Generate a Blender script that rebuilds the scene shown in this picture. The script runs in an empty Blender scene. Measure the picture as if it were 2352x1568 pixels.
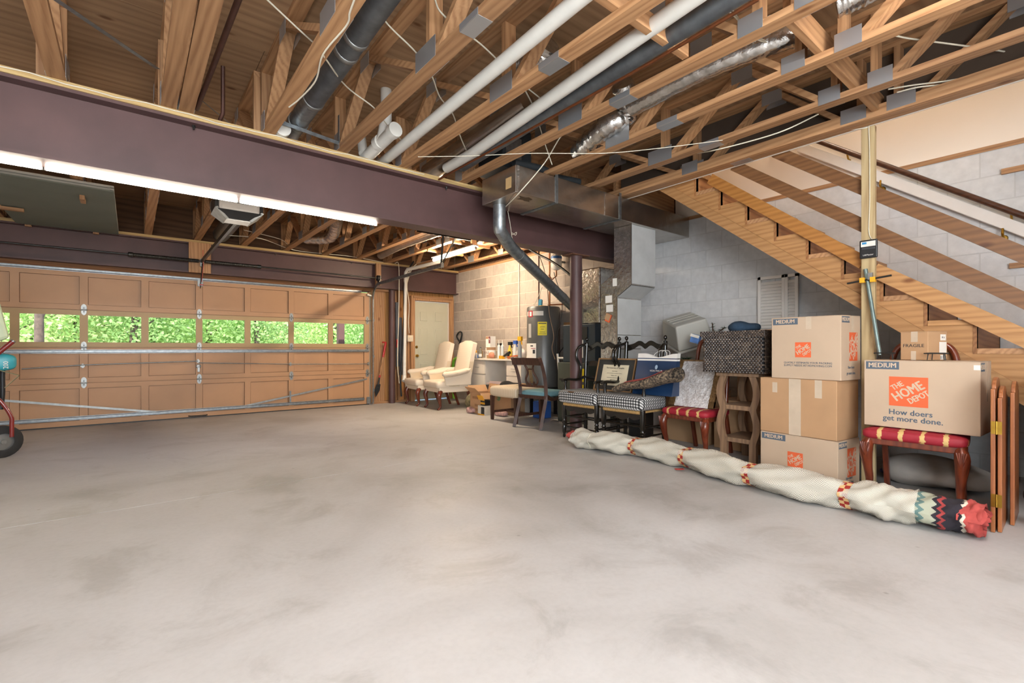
import bpy, math, random
import numpy as np
from mathutils import Vector, Matrix, Euler
random.seed(7); rng = np.random.default_rng(7)
PI = math.pi
SC = bpy.context.scene
COL = SC.collection

# ---------------------------------------------------------------- camera
F_PX, YAW, HORIZON, EYE = 1095.0, math.radians(38.6), 800.0, 1.08
cam_d = bpy.data.cameras.new('camera'); cam = bpy.data.objects.new('camera', cam_d); COL.objects.link(cam)
cam_d.sensor_width = 36.0; cam_d.lens = 36.0*F_PX/2352.0
cam_d.shift_y = (HORIZON-784.0)/2352.0
cam_d.clip_start = 0.02; cam_d.clip_end = 200
cam.location = (0, 0, EYE); cam.rotation_euler = (PI/2, 0, -YAW)
SC.camera = cam

# ---------------------------------------------------------------- world, sun, exposure
SC.view_settings.view_transform = 'Standard'; SC.view_settings.look = 'None'
SC.cycles.max_bounces = 8; SC.cycles.diffuse_bounces = 4; SC.cycles.glossy_bounces = 3; SC.cycles.transmission_bounces = 4; SC.cycles.transparent_max_bounces = 8; SC.cycles.caustics_reflective = False; SC.cycles.caustics_refractive = False
SC.view_settings.gamma = 1.0; SC.view_settings.exposure = 0.62
try: SC.view_settings.use_curve_mapping = False
except Exception: pass
W = bpy.data.worlds.new('world'); SC.world = W; W.use_nodes = True
nt = W.node_tree; nt.nodes.clear()
wo = nt.nodes.new('ShaderNodeOutputWorld'); bg = nt.nodes.new('ShaderNodeBackground'); sky = nt.nodes.new('ShaderNodeTexSky')
sky.sky_type = 'NISHITA'; sky.sun_disc = False; sky.sun_elevation = math.radians(55); sky.sun_rotation = math.radians(200); sky.air_density = 1.0; sky.dust_density = 2.0
bg.inputs['Strength'].default_value = 0.55
nt.links.new(sky.outputs[0], bg.inputs[0]); nt.links.new(bg.outputs[0], wo.inputs[0])
sun_d = bpy.data.lights.new('sun', 'SUN'); sun_d.energy = 9.0; sun_d.angle = 0.01; sun_d.color = (1, .95, .85)
sun = bpy.data.objects.new('sun', sun_d); COL.objects.link(sun); sun.location = (0, -5, 20); sun.rotation_euler = (math.radians(40), 0, math.radians(-25))

back_fill_d = bpy.data.lights.new('back_fill_light', 'AREA'); back_fill_d.shape = 'RECTANGLE'; back_fill_d.size = 5.0; back_fill_d.size_y = 1.7; back_fill_d.energy = 330; back_fill_d.color = (.87, .94, 1.0)
bay = bpy.data.objects.new('back_fill_light', back_fill_d); COL.objects.link(bay); bay.location = (.6, -2.0, 1.55); bay.rotation_euler = (PI/2, 0, -.22)   # added fill light behind the viewer; the back wall has no opening

# ---------------------------------------------------------------- pixel rays -> points on real planes of the room
_s, _c = math.sin(YAW), math.cos(YAW)
def _ray(x, y):
    t = (x-1176)/F_PX; u = (HORIZON-y)/F_PX
    return Vector((_s+t*_c, _c-t*_s, u))
def gx(x, y, X): d = _ray(x, y); return Vector((0, 0, EYE))+d*(X/d.x)
def gy(x, y, Y): d = _ray(x, y); return Vector((0, 0, EYE))+d*(Y/d.y)
def gz(x, y, Z=0.0): d = _ray(x, y); return Vector((0, 0, EYE))+d*((Z-EYE)/d.z)

KF = .0075                             # the slab falls towards the garage door
def gf(x, y):
    d = _ray(x, y); t = (KF*8.93-EYE)/(d.z+KF*d.y); return Vector((0, 0, EYE))+d*t

# ---------------------------------------------------------------- materials
def M_new(name):
    m = bpy.data.materials.new(name); m.use_nodes = True
    n = m.node_tree.nodes; b = n.get('Principled BSDF')
    return m, m.node_tree, b
def lk(t, a, b): t.links.new(a, b)
def rgb(c): return (c[0], c[1], c[2], 1.0)
def S(h):  # sRGB hex -> linear
    v = [int(h[i:i+2], 16)/255 for i in (0, 2, 4)]
    return tuple(((x+.055)/1.055)**2.4 if x > .04045 else x/12.92 for x in v)
def coords(t, scale=(1, 1, 1), rnd=True, kind='Object'):
    n = t.nodes; tc = n.new('ShaderNodeTexCoord'); mp = n.new('ShaderNodeMapping')
    mp.inputs['Scale'].default_value = scale
    lk(t, tc.outputs[kind], mp.inputs['Vector'])
    if rnd:
        oi = n.new('ShaderNodeObjectInfo'); ml = n.new('ShaderNodeMath'); ml.operation = 'MULTIPLY'; ml.inputs[1].default_value = 37.0
        lk(t, oi.outputs['Random'], ml.inputs[0]); cb = n.new('ShaderNodeCombineXYZ')
        for k in range(3): lk(t, ml.outputs[0], cb.inputs[k])
        lk(t, cb.outputs[0], mp.inputs['Location'])
    return mp.outputs[0]
def ramp(t, fac, stops):
    r = t.nodes.new('ShaderNodeValToRGB'); e = r.color_ramp.elements
    while len(e) < len(stops): e.new(.5)
    for i, (p, c) in enumerate(stops): e[i].position = p; e[i].color = rgb(c)
    lk(t, fac, r.inputs[0]); return r.outputs[0]
def noise(t, vec, scale, detail=3, rough=.55, dist=0):
    n = t.nodes.new('ShaderNodeTexNoise'); n.inputs['Scale'].default_value = scale; n.inputs['Detail'].default_value = detail
    n.inputs['Roughness'].default_value = rough; n.inputs['Distortion'].default_value = dist
    if vec is not None: lk(t, vec, n.inputs['Vector'])
    return n.outputs['Fac']
def bump(t, b, h, strength=.2, dist=.01):
    n = t.nodes.new('ShaderNodeBump'); n.inputs['Strength'].default_value = strength; n.inputs['Distance'].default_value = dist
    lk(t, h, n.inputs['Height']); lk(t, n.outputs[0], b.inputs['Normal'])
def mul(t, a, b_, fac=1.0, mode='MULTIPLY'):
    n = t.nodes.new('ShaderNodeMix'); n.data_type = 'RGBA'; n.blend_type = mode; n.inputs[0].default_value = fac
    lk(t, a, n.inputs[6])
    if isinstance(b_, tuple): n.inputs[7].default_value = rgb(b_)
    else: lk(t, b_, n.inputs[7])
    return n.outputs[2]
MAT = {}
def plain(name, col, rough=.5, metal=0.0, nz=0.12, nscale=6, bmp=0.0, bscale=60, coat=0.0, trans=0.0, alpha=1.0, spec=None):
    if name in MAT: return MAT[name]
    m, t, b = M_new(name)
    v = coords(t); f = noise(t, v, nscale, 3)
    lo = tuple(x*(1-nz) for x in col); hi = tuple(min(1, x*(1+nz)) for x in col)
    lk(t, ramp(t, f, [(.3, lo), (.7, hi)]), b.inputs['Base Color'])
    b.inputs['Roughness'].default_value = rough; b.inputs['Metallic'].default_value = metal
    if coat: b.inputs['Coat Weight'].default_value = coat; b.inputs['Coat Roughness'].default_value = .1
    if trans: b.inputs['Transmission Weight'].default_value = trans
    if alpha < 1: b.inputs['Alpha'].default_value = alpha
    if spec is not None: b.inputs['Specular IOR Level'].default_value = spec
    if bmp: bump(t, b, noise(t, v, bscale, 3), bmp)
    MAT[name] = m; return m
def wood(name, c_lo, c_hi, axis='Y', rough=.6, fine=1.0, knots=True, coat=0.0):
    if name in MAT: return MAT[name]
    m, t, b = M_new(name)
    sc = {'X': (1.3, 26, 26), 'Y': (26, 1.3, 26), 'Z': (26, 26, 1.3)}[axis]
    v = coords(t, tuple(x*fine for x in sc))
    f1 = noise(t, v, 1.6, 3, .6, 1.2)
    wv = t.nodes.new('ShaderNodeTexWave'); wv.wave_type = 'BANDS'; wv.bands_direction = 'DIAGONAL'
    wv.inputs['Scale'].default_value = .55; wv.inputs['Distortion'].default_value = 6; wv.inputs['Detail'].default_value = 2; wv.inputs['Detail Scale'].default_value = .8
    lk(t, v, wv.inputs['Vector'])
    ad = t.nodes.new('ShaderNodeMath'); ad.operation = 'MULTIPLY_ADD'; ad.inputs[1].default_value = .32
    lk(t, wv.outputs['Fac'], ad.inputs[0]); 
    m2 = t.nodes.new('ShaderNodeMath'); m2.operation = 'MULTIPLY'; m2.inputs[1].default_value = .6; lk(t, f1, m2.inputs[0]); lk(t, m2.outputs[0], ad.inputs[2])
    mid = tuple((a*.4+c*.6) for a, c in zip(c_lo, c_hi))
    col = ramp(t, ad.outputs[0], [(.12, c_lo), (.42, mid), (.75, c_hi)])
    oi = t.nodes.new('ShaderNodeObjectInfo')
    col = mul(t, col, ramp(t, oi.outputs['Random'], [(0, (.8, .78, .76)), (1, (1.08, 1.06, 1.02))]))
    if knots:
        vv = coords(t, tuple(x*(.09 if x > 5 else .8) for x in sc)); vo = t.nodes.new('ShaderNodeTexVoronoi'); vo.inputs['Scale'].default_value = 2.2; lk(t, vv, vo.inputs['Vector'])
        col = mul(t, col, ramp(t, vo.outputs['Distance'], [(.05, (.45, .33, .25)), (.13, (1, 1, 1))]))
    lk(t, col, b.inputs['Base Color']); b.inputs['Roughness'].default_value = rough
    if coat: b.inputs['Coat Weight'].default_value = coat; b.inputs['Coat Roughness'].default_value = .15
    MAT[name] = m; return m
def emit(name, col, strength):
    if name in MAT: return MAT[name]
    m, t, b = M_new(name); b.inputs['Base Color'].default_value = rgb(col)
    b.inputs['Emission Color'].default_value = rgb(col); b.inputs['Emission Strength'].default_value = strength
    MAT[name] = m; return m

PINE_Y = wood('pine_y', S('8f6340'), S('bd936a'), 'Y'); PINE_X = wood('pine_x', S('8f6340'), S('bd936a'), 'X'); PINE_Z = wood('pine_z', S('8f6340'), S('bd936a'), 'Z')
PINE_LT = wood('treated_pine_x', S('a88852'), S('cdb27c'), 'X'); PINE_PZ = wood('treated_pine_z', S('a38a62'), S('c6b288'), 'Z')
STAIRW = wood('stair_wood', S('96683c'), S('bd9160'), 'Y'); RAILW = wood('stained_rail', S('5c3d25'), S('7f5a3a'), 'Y', .45)
MAHOG = wood('mahogany', S('4a1c10'), S('7d3a22'), 'Z', .3, 1.0, False, .4); DARKWAL = wood('dark_walnut', S('2e180f'), S('4e2d1d'), 'Z', .6, 1.0, False, .05)
OAKGREY = wood('weathered_oak', S('6b5240'), S('9a7c60'), 'Z', .6, 1.0, False); HONEY = wood('honey_wood', S('8a4d2a'), S('b3703f'), 'Z', .4, 1.0, False, .3)
GALV = plain('galvanized', S('8f9598'), .42, .9, .22, 25, .05, 120); FOIL = plain('foil', S('bdb6ad'), .27, .97, .15, 5, .3, 9)
FOILW = plain('crinkled_foil', S('cbc8c3'), .24, .95, .2, 22, .7, 20); STEEL = plain('zinc_steel', S('9a9c9a'), .45, .9, .15, 20); DSTEEL = plain('dark_steel', S('4a4a48'), .4, .9, .2, 20)
PURPLE = plain('primer_brown_steel', S('553c3a'), .5, 0, .16, 3, .05, 30); PVC = plain('white_pvc', S('dedbd2'), .35, 0, .04, 8); CABLE = plain('cream_cable', S('e4ddc8'), .5, 0, .05)
BLACKP = plain('black_plastic', S('1b1c1e'), .45, 0, .15); BLACKG = plain('black_lacquer', S('16130f'), .22, 0, .2, 6, 0, 60, .5); BRASS = plain('brass', S('b8923e'), .3, 1.0, .15, 15)
WHITEP = plain('white_plastic', S('e6e3dc'), .4, 0, .04); CARD = plain('cardboard', S('b8926c'), .8, 0, .07, 4, .03, 90); CARDL = plain('cardboard_pale', S('c2ab92'), .75, 0, .05, 4, .03, 90)
PAPER = plain('paper_white', S('eae6dd'), .7, 0, .03); COPPER = plain('copper', S('8a5638'), .4, .9, .2, 12); IRONP = plain('iron_pipe', S('4d3026'), .5, .3, .2, 12)
DRYW = plain('painted_drywall', S('e8dccd'), .7, 0, .02, 2); WPAINT = plain('white_paint', S('e9e4dd'), .45, 0, .03, 5)
RED_P = plain('red_paint', S('b01f1c'), .35, 0, .1, 8, 0, 60, .3); DARKRED = plain('dark_red_paint', S('7a1f1a'), .28, 0, .1, 8, 0, 60, .5); RUBBER = plain('black_rubber', S('232323'), .7, 0, .2, 20)
BLUECLOTH = plain('navy_cloth', S('22384c'), .9, 0, .3, 8, .4, 40); BLACKC = plain('black_cloth', S('1c1b1b'), .9, 0, .3, 10, .3, 60)
ORANGE = plain('orange_ink', S('e2663a'), .7, 0, .04); SLATE = plain('slate_ink', S('55626f'), .7, 0, .05); KRAFT = plain('kraft_ink', S('cdb69c'), .75, 0, .03); INK = plain('dark_ink', S('3b3a3c'), .7, 0, .05)
PLATE = plain('nail_plate', S('8b9094'), .4, .9, .3, 60)
def _plate():
    m, t, b = M_new('punched_plate'); v = coords(t, (1, 1, 1), False)
    br = t.nodes.new('ShaderNodeTexBrick'); br.inputs['Scale'].default_value = 38; br.inputs['Mortar Size'].default_value = .16; br.inputs['Color1'].default_value = (.06, .06, .06, 1); br.inputs['Color2'].default_value = (.12, .12, .12, 1); br.inputs['Mortar'].default_value = (.5, .52, .54, 1)
    mp = t.nodes.new('ShaderNodeMapping'); mp.inputs['Rotation'].default_value = (0, PI/2, PI/2); lk(t, v, mp.inputs['Vector']); lk(t, mp.outputs[0], br.inputs['Vector'])
    lk(t, br.outputs['Color'], b.inputs['Base Color']); b.inputs['Metallic'].default_value = .8; b.inputs['Roughness'].default_value = .4
    return m
PLATE = _plate()

# ---------------------------------------------------------------- mesh builder
class MB:
    def __init__(s): s.v = []; s.f = []; s.mi = []; s.cur = 0
    def add(s, vs, fs):
        o = len(s.v); s.v += [tuple(p) for p in vs]
        for q in fs: s.f.append(tuple(i+o for i in q)); s.mi.append(s.cur)
        return s
    def box(s, a, b):
        (x0, y0, z0), (x1, y1, z1) = a, b
        x0, x1 = min(x0, x1), max(x0, x1); y0, y1 = min(y0, y1), max(y0, y1); z0, z1 = min(z0, z1), max(z0, z1)
        return s.add([(x0, y0, z0), (x1, y0, z0), (x1, y1, z0), (x0, y1, z0), (x0, y0, z1), (x1, y0, z1), (x1, y1, z1), (x0, y1, z1)],
                     [(0, 3, 2, 1), (4, 5, 6, 7), (0, 1, 5, 4), (1, 2, 6, 5), (2, 3, 7, 6), (3, 0, 4, 7)])
    def obox(s, c, size, rot=(0, 0, 0)):
        R = Euler(rot).to_matrix(); c = Vector(c); h = Vector(size)/2
        vs = [c+R @ Vector((sx*h.x, sy*h.y, sz*h.z)) for sz in (-1, 1) for sx, sy in ((-1, -1), (1, -1), (1, 1), (-1, 1))]
        return s.add(vs, [(0, 3, 2, 1), (4, 5, 6, 7), (0, 1, 5, 4), (1, 2, 6, 5), (2, 3, 7, 6), (3, 0, 4, 7)])
    def beam(s, p, q, w, h, up=(0, 0, 1)):      # bar from p to q, w across, h along up
        p, q = Vector(p), Vector(q); d = (q-p).normalized(); u = Vector(up); r = d.cross(u)
        if r.length < 1e-5: r = d.cross(Vector((1, 0, 0)))
        r.normalize(); u = r.cross(d)
        vs = [e+r*a*w/2+u*b*h/2 for e in (p, q) for a, b in ((-1, -1), (1, -1), (1, 1), (-1, 1))]
        return s.add(vs, [(0, 1, 2, 3), (7, 6, 5, 4), (0, 4, 5, 1), (1, 5, 6, 2), (2, 6, 7, 3), (3, 7, 4, 0)])
    def tube(s, pts, r, n=10, cap=True, closed=False, flat=1.0):
        pts = [Vector(p) for p in pts]; N = len(pts); rs = r if isinstance(r, (list, tuple)) else [r]*N
        up = None; base = len(s.v)
        for i, p in enumerate(pts):
            if closed: d = pts[(i+1) % N]-pts[i-1]
            else: d = pts[min(i+1, N-1)]-pts[max(i-1, 0)]
            if d.length < 1e-9: d = Vector((0, 0, 1))
            d.normalize()
            if up is None:
                up = Vector((0, 0, 1)) if abs(d.z) < .9 else Vector((1, 0, 0))
            up = up-d*up.dot(d)
            if up.length < 1e-6: up = d.orthogonal()
            up.normalize(); sd = d.cross(up)
            for k in range(n):
                a = 2*PI*k/n; s.v.append(tuple(p+(sd*math.cos(a)+up*math.sin(a)*flat)*rs[i]))
        M = N if closed else N-1
        for i in range(M):
            for k in range(n):
                a = base+i*n+k; b = base+i*n+(k+1) % n; j = (i+1) % N; c = base+j*n+(k+1) % n; d_ = base+j*n+k
                s.f.append((a, b, c, d_)); s.mi.append(s.cur)
        if cap and not closed:
            s.f.append(tuple(base+k for k in range(n-1, -1, -1))); s.mi.append(s.cur)
            s.f.append(tuple(base+(N-1)*n+k for k in range(n))); s.mi.append(s.cur)
        return s
    def lathe(s, prof, o=(0, 0, 0), n=20, axis=(0, 0, 1), capb=True, capt=True):
        o = Vector(o); ax = Vector(axis).normalized(); u = ax.orthogonal().normalized(); w = ax.cross(u); base = len(s.v)
        for (r, h) in prof:
            for k in range(n):
                a = 2*PI*k/n; s.v.append(tuple(o+ax*h+(u*math.cos(a)+w*math.sin(a))*r))
        for i in range(len(prof)-1):
            for k in range(n):
                a = base+i*n+k; b = base+i*n+(k+1) % n
                s.f.append((a, b, b+n, a+n)); s.mi.append(s.cur)
        if capb: s.f.append(tuple(base+k for k in range(n-1, -1, -1))); s.mi.append(s.cur)
        if capt: s.f.append(tuple(base+(len(prof)-1)*n+k for k in range(n))); s.mi.append(s.cur)
        return s
    def prism(s, poly, o, u, v, d):             # polygon in plane (o,u,v) extruded by vector d
        o, u, v, d = Vector(o), Vector(u), Vector(v), Vector(d); n = len(poly)
        vs = [o+u*a+v*b for a, b in poly]; vs2 = [p+d for p in vs]
        return s.add(vs+vs2, [tuple(range(n-1, -1, -1)), tuple(range(n, 2*n))]+[(i, (i+1) % n, n+(i+1) % n, n+i) for i in range(n)])
    def grid(s, fn, nu, nv, closeu=False):
        base = len(s.v)
        for i in range(nu):
            for j in range(nv): s.v.append(tuple(fn(i, j)))
        for i in range(nu if closeu else nu-1):
            for j in range(nv-1):
                i2 = (i+1) % nu
                s.f.append((base+i*nv+j, base+i2*nv+j, base+i2*nv+j+1, base+i*nv+j+1)); s.mi.append(s.cur)
        return s
    def xf(s, M):
        s.v = [tuple(M @ Vector(p)) for p in s.v]; return s
def props(o, label=None, cat=None, group=None, kind=None):
    if label: o['label'] = label
    if cat: o['category'] = cat
    if group: o['group'] = group
    if kind: o['kind'] = kind
    return o
def root(name, loc, label, cat, group=None, kind=None, rz=0.0):
    o = bpy.data.objects.new(name, None); o.empty_display_size = .1; COL.objects.link(o)
    o.location = loc; o.rotation_euler = (0, 0, rz)
    return props(o, label, cat, group, kind)
def _top(o):
    while o.parent: o = o.parent
    return o
def build(mb, name, mats, parent=None, smooth=None, bevel=0.0, world=True, loc=None, label=None):
    """link the collected mesh as ONE object; world=True: vertices are in world space"""
    if not isinstance(mats, (list, tuple)): mats = [mats]
    off = Vector((0, 0, 0))
    if world and parent is not None: off = Vector(_top(parent).location)
    if parent is None and loc is not None: off = Vector(loc)
    me = bpy.data.meshes.new(name)
    me.from_pydata([tuple(Vector(p)-off) for p in mb.v] if world or loc is not None else mb.v, [], mb.f)
    for m in mats: me.materials.append(m)
    if len(mats) > 1: me.polygons.foreach_set('material_index', mb.mi)
    me.validate(); me.update()
    if smooth:
        me.polygons.foreach_set('use_smooth', [True]*len(me.polygons)); me.set_sharp_from_angle(angle=math.radians(smooth))
    o = bpy.data.objects.new(name, me); COL.objects.link(o)
    if parent is not None: o.parent = parent
    elif loc is not None: o.location = loc
    if bevel:
        md = o.modifiers.new('bevel', 'BEVEL'); md.width = bevel; md.segments = 2; md.limit_method = 'ANGLE'; md.angle_limit = math.radians(40)
    if label: o['label'] = label
    return o
def copy_tree(o, parent=None):
    c = o.copy(); COL.objects.link(c)
    if parent is not None: c.parent = parent; c.matrix_parent_inverse = o.matrix_parent_inverse.copy()
    for ch in list(o.children): copy_tree(ch, c)
    return c
def part_copy(o, parent, loc=(0, 0, 0), rot=None, mat=None):
    c = o.copy(); COL.objects.link(c); c.parent = parent; c.location = loc
    if rot is not None: c.rotation_euler = rot
    return c
def textobj(s, size, o, u, v, mat, parent, name='lettering', align='CENTER', off=.0012, ext=.0004, shear=0.0, sx=1.0, bold=0.0):
    """flat lettering lying on the plane o,u,v (world space), drawn slightly proud of it"""
    cu = bpy.data.curves.new(name, 'FONT'); cu.body = s; cu.size = size; cu.align_x = align; cu.align_y = 'CENTER'; cu.extrude = ext; cu.shear = shear; cu.resolution_u = 2; cu.offset = 0.0
    tmp = bpy.data.objects.new(name, cu); COL.objects.link(tmp)
    dg = bpy.context.evaluated_depsgraph_get(); dg.update()
    me = bpy.data.meshes.new_from_object(tmp.evaluated_get(dg)); bpy.data.objects.remove(tmp); bpy.data.curves.remove(cu)
    u = Vector(u).normalized(); v = Vector(v).normalized(); w = u.cross(v); base = Vector(_top(parent).location) if parent else Vector()
    for p in me.vertices: p.co = Vector(o)-base+u*p.co.x*sx+v*p.co.y+w*(p.co.z+off)
    if bold:
        vs = [v_.co.copy() for v_ in me.vertices]; fs = [tuple(p.vertices) for p in me.polygons]; nv = len(vs); allv, allf = [], []
        for k, (a_, b_) in enumerate(((0, 0), (1, 0), (-1, 0), (0, 1), (0, -1))):
            allv += [tuple(q+u*a_*bold*size+v*b_*bold*size*.6+w*k*.00005) for q in vs]; allf += [tuple(i+nv*k for i in f_) for f_ in fs]
        me = bpy.data.meshes.new(name); me.from_pydata(allv, [], allf)
    me.materials.clear(); me.materials.append(mat); me.name = name
    ob = bpy.data.objects.new(name, me); COL.objects.link(ob); ob.parent = parent
    return ob
def bez(pts, n=8):
    """Catmull-Rom through pts"""
    P = [Vector(p) for p in pts]; P = [P[0]*2-P[1]]+P+[P[-1]*2-P[-2]]; out = []
    for i in range(1, len(P)-2):
        for k in range(n):
            t = k/n; a, b, c, d = P[i-1], P[i], P[i+1], P[i+2]
            out.append(.5*((2*b)+(c-a)*t+(2*a-5*b+4*c-d)*t*t+(3*b-a-3*c+d)*t**3))
    out.append(P[-2]); return out
# ================================================================= STRUCTURE
WX, DY, BY = 5.5, 8.93, 4.05          # right wall plane, garage-door plane, near edge of the main beam
XL, YB = -2.7, -2.1                    # left wall, back wall
def _concrete():
    m, t, b = M_new('concrete_floor'); v = coords(t, (1, 1, 1), False)
    f1 = noise(t, v, .5, 5, .6, .5); f2 = noise(t, v, 1.9, 9, .68, .5); f3 = noise(t, v, 40, 2)
    col = ramp(t, f1, [(.30, S('a3a09c')), (.48, S('bab8b6')), (.68, S('c6c5c4'))])
    col = mul(t, col, ramp(t, f2, [(.36, (.62, .60, .57)), (.47, (.93, .93, .92)), (.6, (1, 1, 1))]), .5)
    col = mul(t, col, ramp(t, f3, [(.3, (.92, .92, .92)), (.6, (1, 1, 1))]), .6)
    vo = t.nodes.new('ShaderNodeTexVoronoi'); vo.inputs['Scale'].default_value = 2.6; lk(t, v, vo.inputs['Vector'])
    col = mul(t, col, ramp(t, vo.outputs['Distance'], [(.018, (.42, .38, .34)), (.04, (1, 1, 1))]), .6)
    lk(t, col, b.inputs['Base Color'])
    lk(t, ramp(t, f2, [(.3, (.42, .42, .42)), (.7, (.62, .62, .62))]), b.inputs['Roughness'])
    return m
CONC = _concrete()
def _block(name, lo, hi):
    m, t, b = M_new(name); v = coords(t); oi = t.nodes.new('ShaderNodeObjectInfo')
    col = ramp(t, oi.outputs['Random'], [(0, lo), (1, hi)])
    col = mul(t, col, ramp(t, noise(t, v, 14, 4), [(.3, (.86, .86, .86)), (.7, (1, 1, 1))]))
    lk(t, col, b.inputs['Base Color']); b.inputs['Roughness'].default_value = .85
    bump(t, b, noise(t, v, 110, 3), .25, .004); return m
BLK = _block('grey_block', S('a0958b'), S('b9aea3')); BLKW = _block('painted_block', S('d4d5d6'), S('dcdcdb')); BLKS = _block('painted_block_warm', S('d3cdc6'), S('ddd6ce'))
MORTAR = plain('mortar', S('cfc3b4'), .9, 0, .08, 12, .3, 60); MORTW = plain('painted_mortar', S('c6c6c5'), .8, 0, .04)
PLY = wood('plywood_deck', S('86664a'), S('ab8a68'), 'X', .8, .5)
OSB = wood('sheathing', S('9c6a38'), S('c8965c'), 'Z', .8, .6); DKPLY = wood('dark_rim_board', S('4a3424'), S('6e5038'), 'X', .85, .5)

# floor slab with a sawn control joint
JY = 4.0
fb = MB()
_zf = lambda y: KF*(DY-y)
fb.prism([(YB-.2, _zf(YB-.2)), (JY-.003, _zf(JY)), (JY-.003, _zf(JY)-.006), (JY+.003, _zf(JY)-.006), (JY+.003, _zf(JY)), (DY, 0), (DY+.16, 0), (DY+.16, -.15), (YB-.2, -.15)], (XL-.2, 0, 0), (0, 1, 0), (0, 0, 1), (WX+.35-XL, 0, 0))
props(build(fb, 'floor', CONC), 'grey concrete garage floor with brown stains', 'floor', kind='structure')

# right wall: block by block
wr = root('wall_right', (WX, 4, 0), 'concrete block wall, grey by the water heater and white along the stairs', 'wall', kind='structure')
build(MB().box((WX+.004, 4.12, 0), (WX+.2, DY+.2, 2.70)), 'mortar_bed', MORTAR, wr)
build(MB().box((WX+.002, YB-.2, 0), (WX+.2, 4.12, 2.70)), 'mortar_bed', MORTW, wr)
bh, bl = .2075, .402
bm_ = {}
for full, L in ((1, bl), (0, bl/2)):
    for mi_, mt in enumerate((BLK, BLKW)):
        o = build(MB().box((0, -L/2+.005, .005), (.02, L/2-.005, bh-.005)), 'concrete_block', mt, None, world=False); bm_[(full, mi_)] = o.data; bpy.data.objects.remove(o)
def put_block(L_full, painted, y, z, parent, x=WX):
    o = bpy.data.objects.new('concrete_block', bm_[(L_full, painted)]); COL.objects.link(o); o.parent = parent
    o.location = Vector((x, y, z))-Vector(parent.location); return o
for r in range(13):
    y = DY-.02+(.0 if r % 2 else -bl/2); z = r*bh
    if not r % 2: put_block(0, 0, DY-.02+bl/4-bl/2+.0, z, wr); y = DY-.02-bl/2
    else: y = DY-.02
    yy = y
    while yy > YB:
        yc = yy-bl/2; put_block(1, 1 if yc < 4.1 else 0, yc, z, wr); yy -= bl
pl = MB().box((WX-.004, YB, 2.70), (WX+.1, DY, 2.742)); build(pl, 'sill_plate', PINE_Y, wr)
# stairwell drywall above the blocks
st = root('wall_stairwell', (WX, 1, 2.74), 'cream drywall around the open stairwell above the plate', 'wall', kind='structure')
build(MB().box((WX, YB, 2.742), (WX+.1, 3.5, 5.2)), 'drywall_sheet', DRYW, st)
build(MB().box((4.31, YB, 2.74), (4.323, 3.42, 5.2)), 'drywall_sheet', DRYW, st); build(MB().box((4.298, YB, 2.75), (4.309, 3.42, 3.26)), 'shade_sheet', plain('shade_brown', S('4a3c30'), .9, 0, .15, 3), st)  # dark brown sheet stands in for the shade behind the outermost truss
build(MB().box((4.31, 3.42, 3.25), (WX, 3.44, 5.2)), 'drywall_sheet', DRYW, st)
build(MB().box((4.31, YB-.05, 2.74), (WX, YB, 5.2)), 'drywall_sheet', DRYW, st)
build(MB().box((4.2, YB, 5.2), (WX+.1, 3.5, 5.25)), 'drywall_ceiling', DRYW, st)
props(build(MB().box((XL-.2, YB-.2, 0), (XL, DY+.2, 3.3)), 'wall_left', BLKW), 'white painted block wall beyond the hand truck', 'wall', kind='structure')
props(build(MB().box((XL-.2, YB-.2, 0), (WX+.2, YB, 3.3)), 'wall_back', BLKW), 'white painted block wall behind the viewer', 'wall', kind='structure')
# ceiling deck: plywood sheets
ce = root('ceiling', (0, 3, 3.25), 'plywood subfloor over the trusses', 'ceiling', kind='structure')
sh = build(MB().box((-1.2175, -.6075, 0), (1.2175, .6075, .019)), 'plywood_sheet', PLY, ce, world=False); first = True
row = 0; y = YB-.15
while y < DY+.1:
    x = XL-.2-(1.22 if row % 2 else 0)
    while x < WX+.2:
        x0, x1 = x+.002, min(x+2.438, WX+.2); y0, y1 = y+.0015, y+1.2185
        if not (x0 > 4.2 and y1 < 3.5):
            if x1 > 4.35 and y0 < 3.44: x1 = 4.33
            if x1-x0 > .1: build(MB().box((x0, y0, 3.25), (x1, y1, 3.269)), 'plywood_sheet', PLY, ce)
        x += 2.44
    y += 1.22; row += 1
bpy.data.objects.remove(sh)
build(MB().box((XL-.2, YB-.2, 3.272), (4.3, DY+.2, 3.32)).box((4.3, 3.44, 3.272), (WX+.2, DY+.2, 3.32)), 'floor_above', DKPLY, ce)

# steel beams
def ibeam(y0, x0, x1, name, label, bolts):
    r = root(name, (x0, y0+.095, 2.24), label, 'beam', kind='structure')
    b = MB(); w = .19; z0, z1, tf = 2.24, 2.70, .02
    b.prism([(0, z0), (w, z0), (w, z0+tf), (w/2+.007, z0+tf), (w/2+.007, z1-tf), (w, z1-tf), (w, z1), (0, z1), (0, z1-tf), (w/2-.007, z1-tf), (w/2-.007, z0+tf), (0, z0+tf)], (x0, y0, 0), (0, 1, 0), (0, 0, 1), (x1-x0, 0, 0))
    build(b, 'steel_web', PURPLE, r)
    build(MB().box((x0, y0-.01, 2.70), (x1, y0+w+.01, 2.738)), 'wood_plate', PINE_LT, r)
    for bx in bolts: build(MB().lathe([(.012, 0), (.012, .012), (.006, .013), (.006, .03)], (bx, y0+.05, z1-tf), 8, (0, 0, -1)), 'bolt', DSTEEL, r)
    return r
mbm = ibeam(BY, XL, WX, 'beam_main', 'purple brown steel beam over the LED tubes', [.35, 2.44, -1.4])
ibeam(8.74, XL, WX, 'beam_rear', 'purple brown steel beam above the garage door', [1.9, 3.2])
for i, xx in enumerate((.0,)):
    pass
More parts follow.
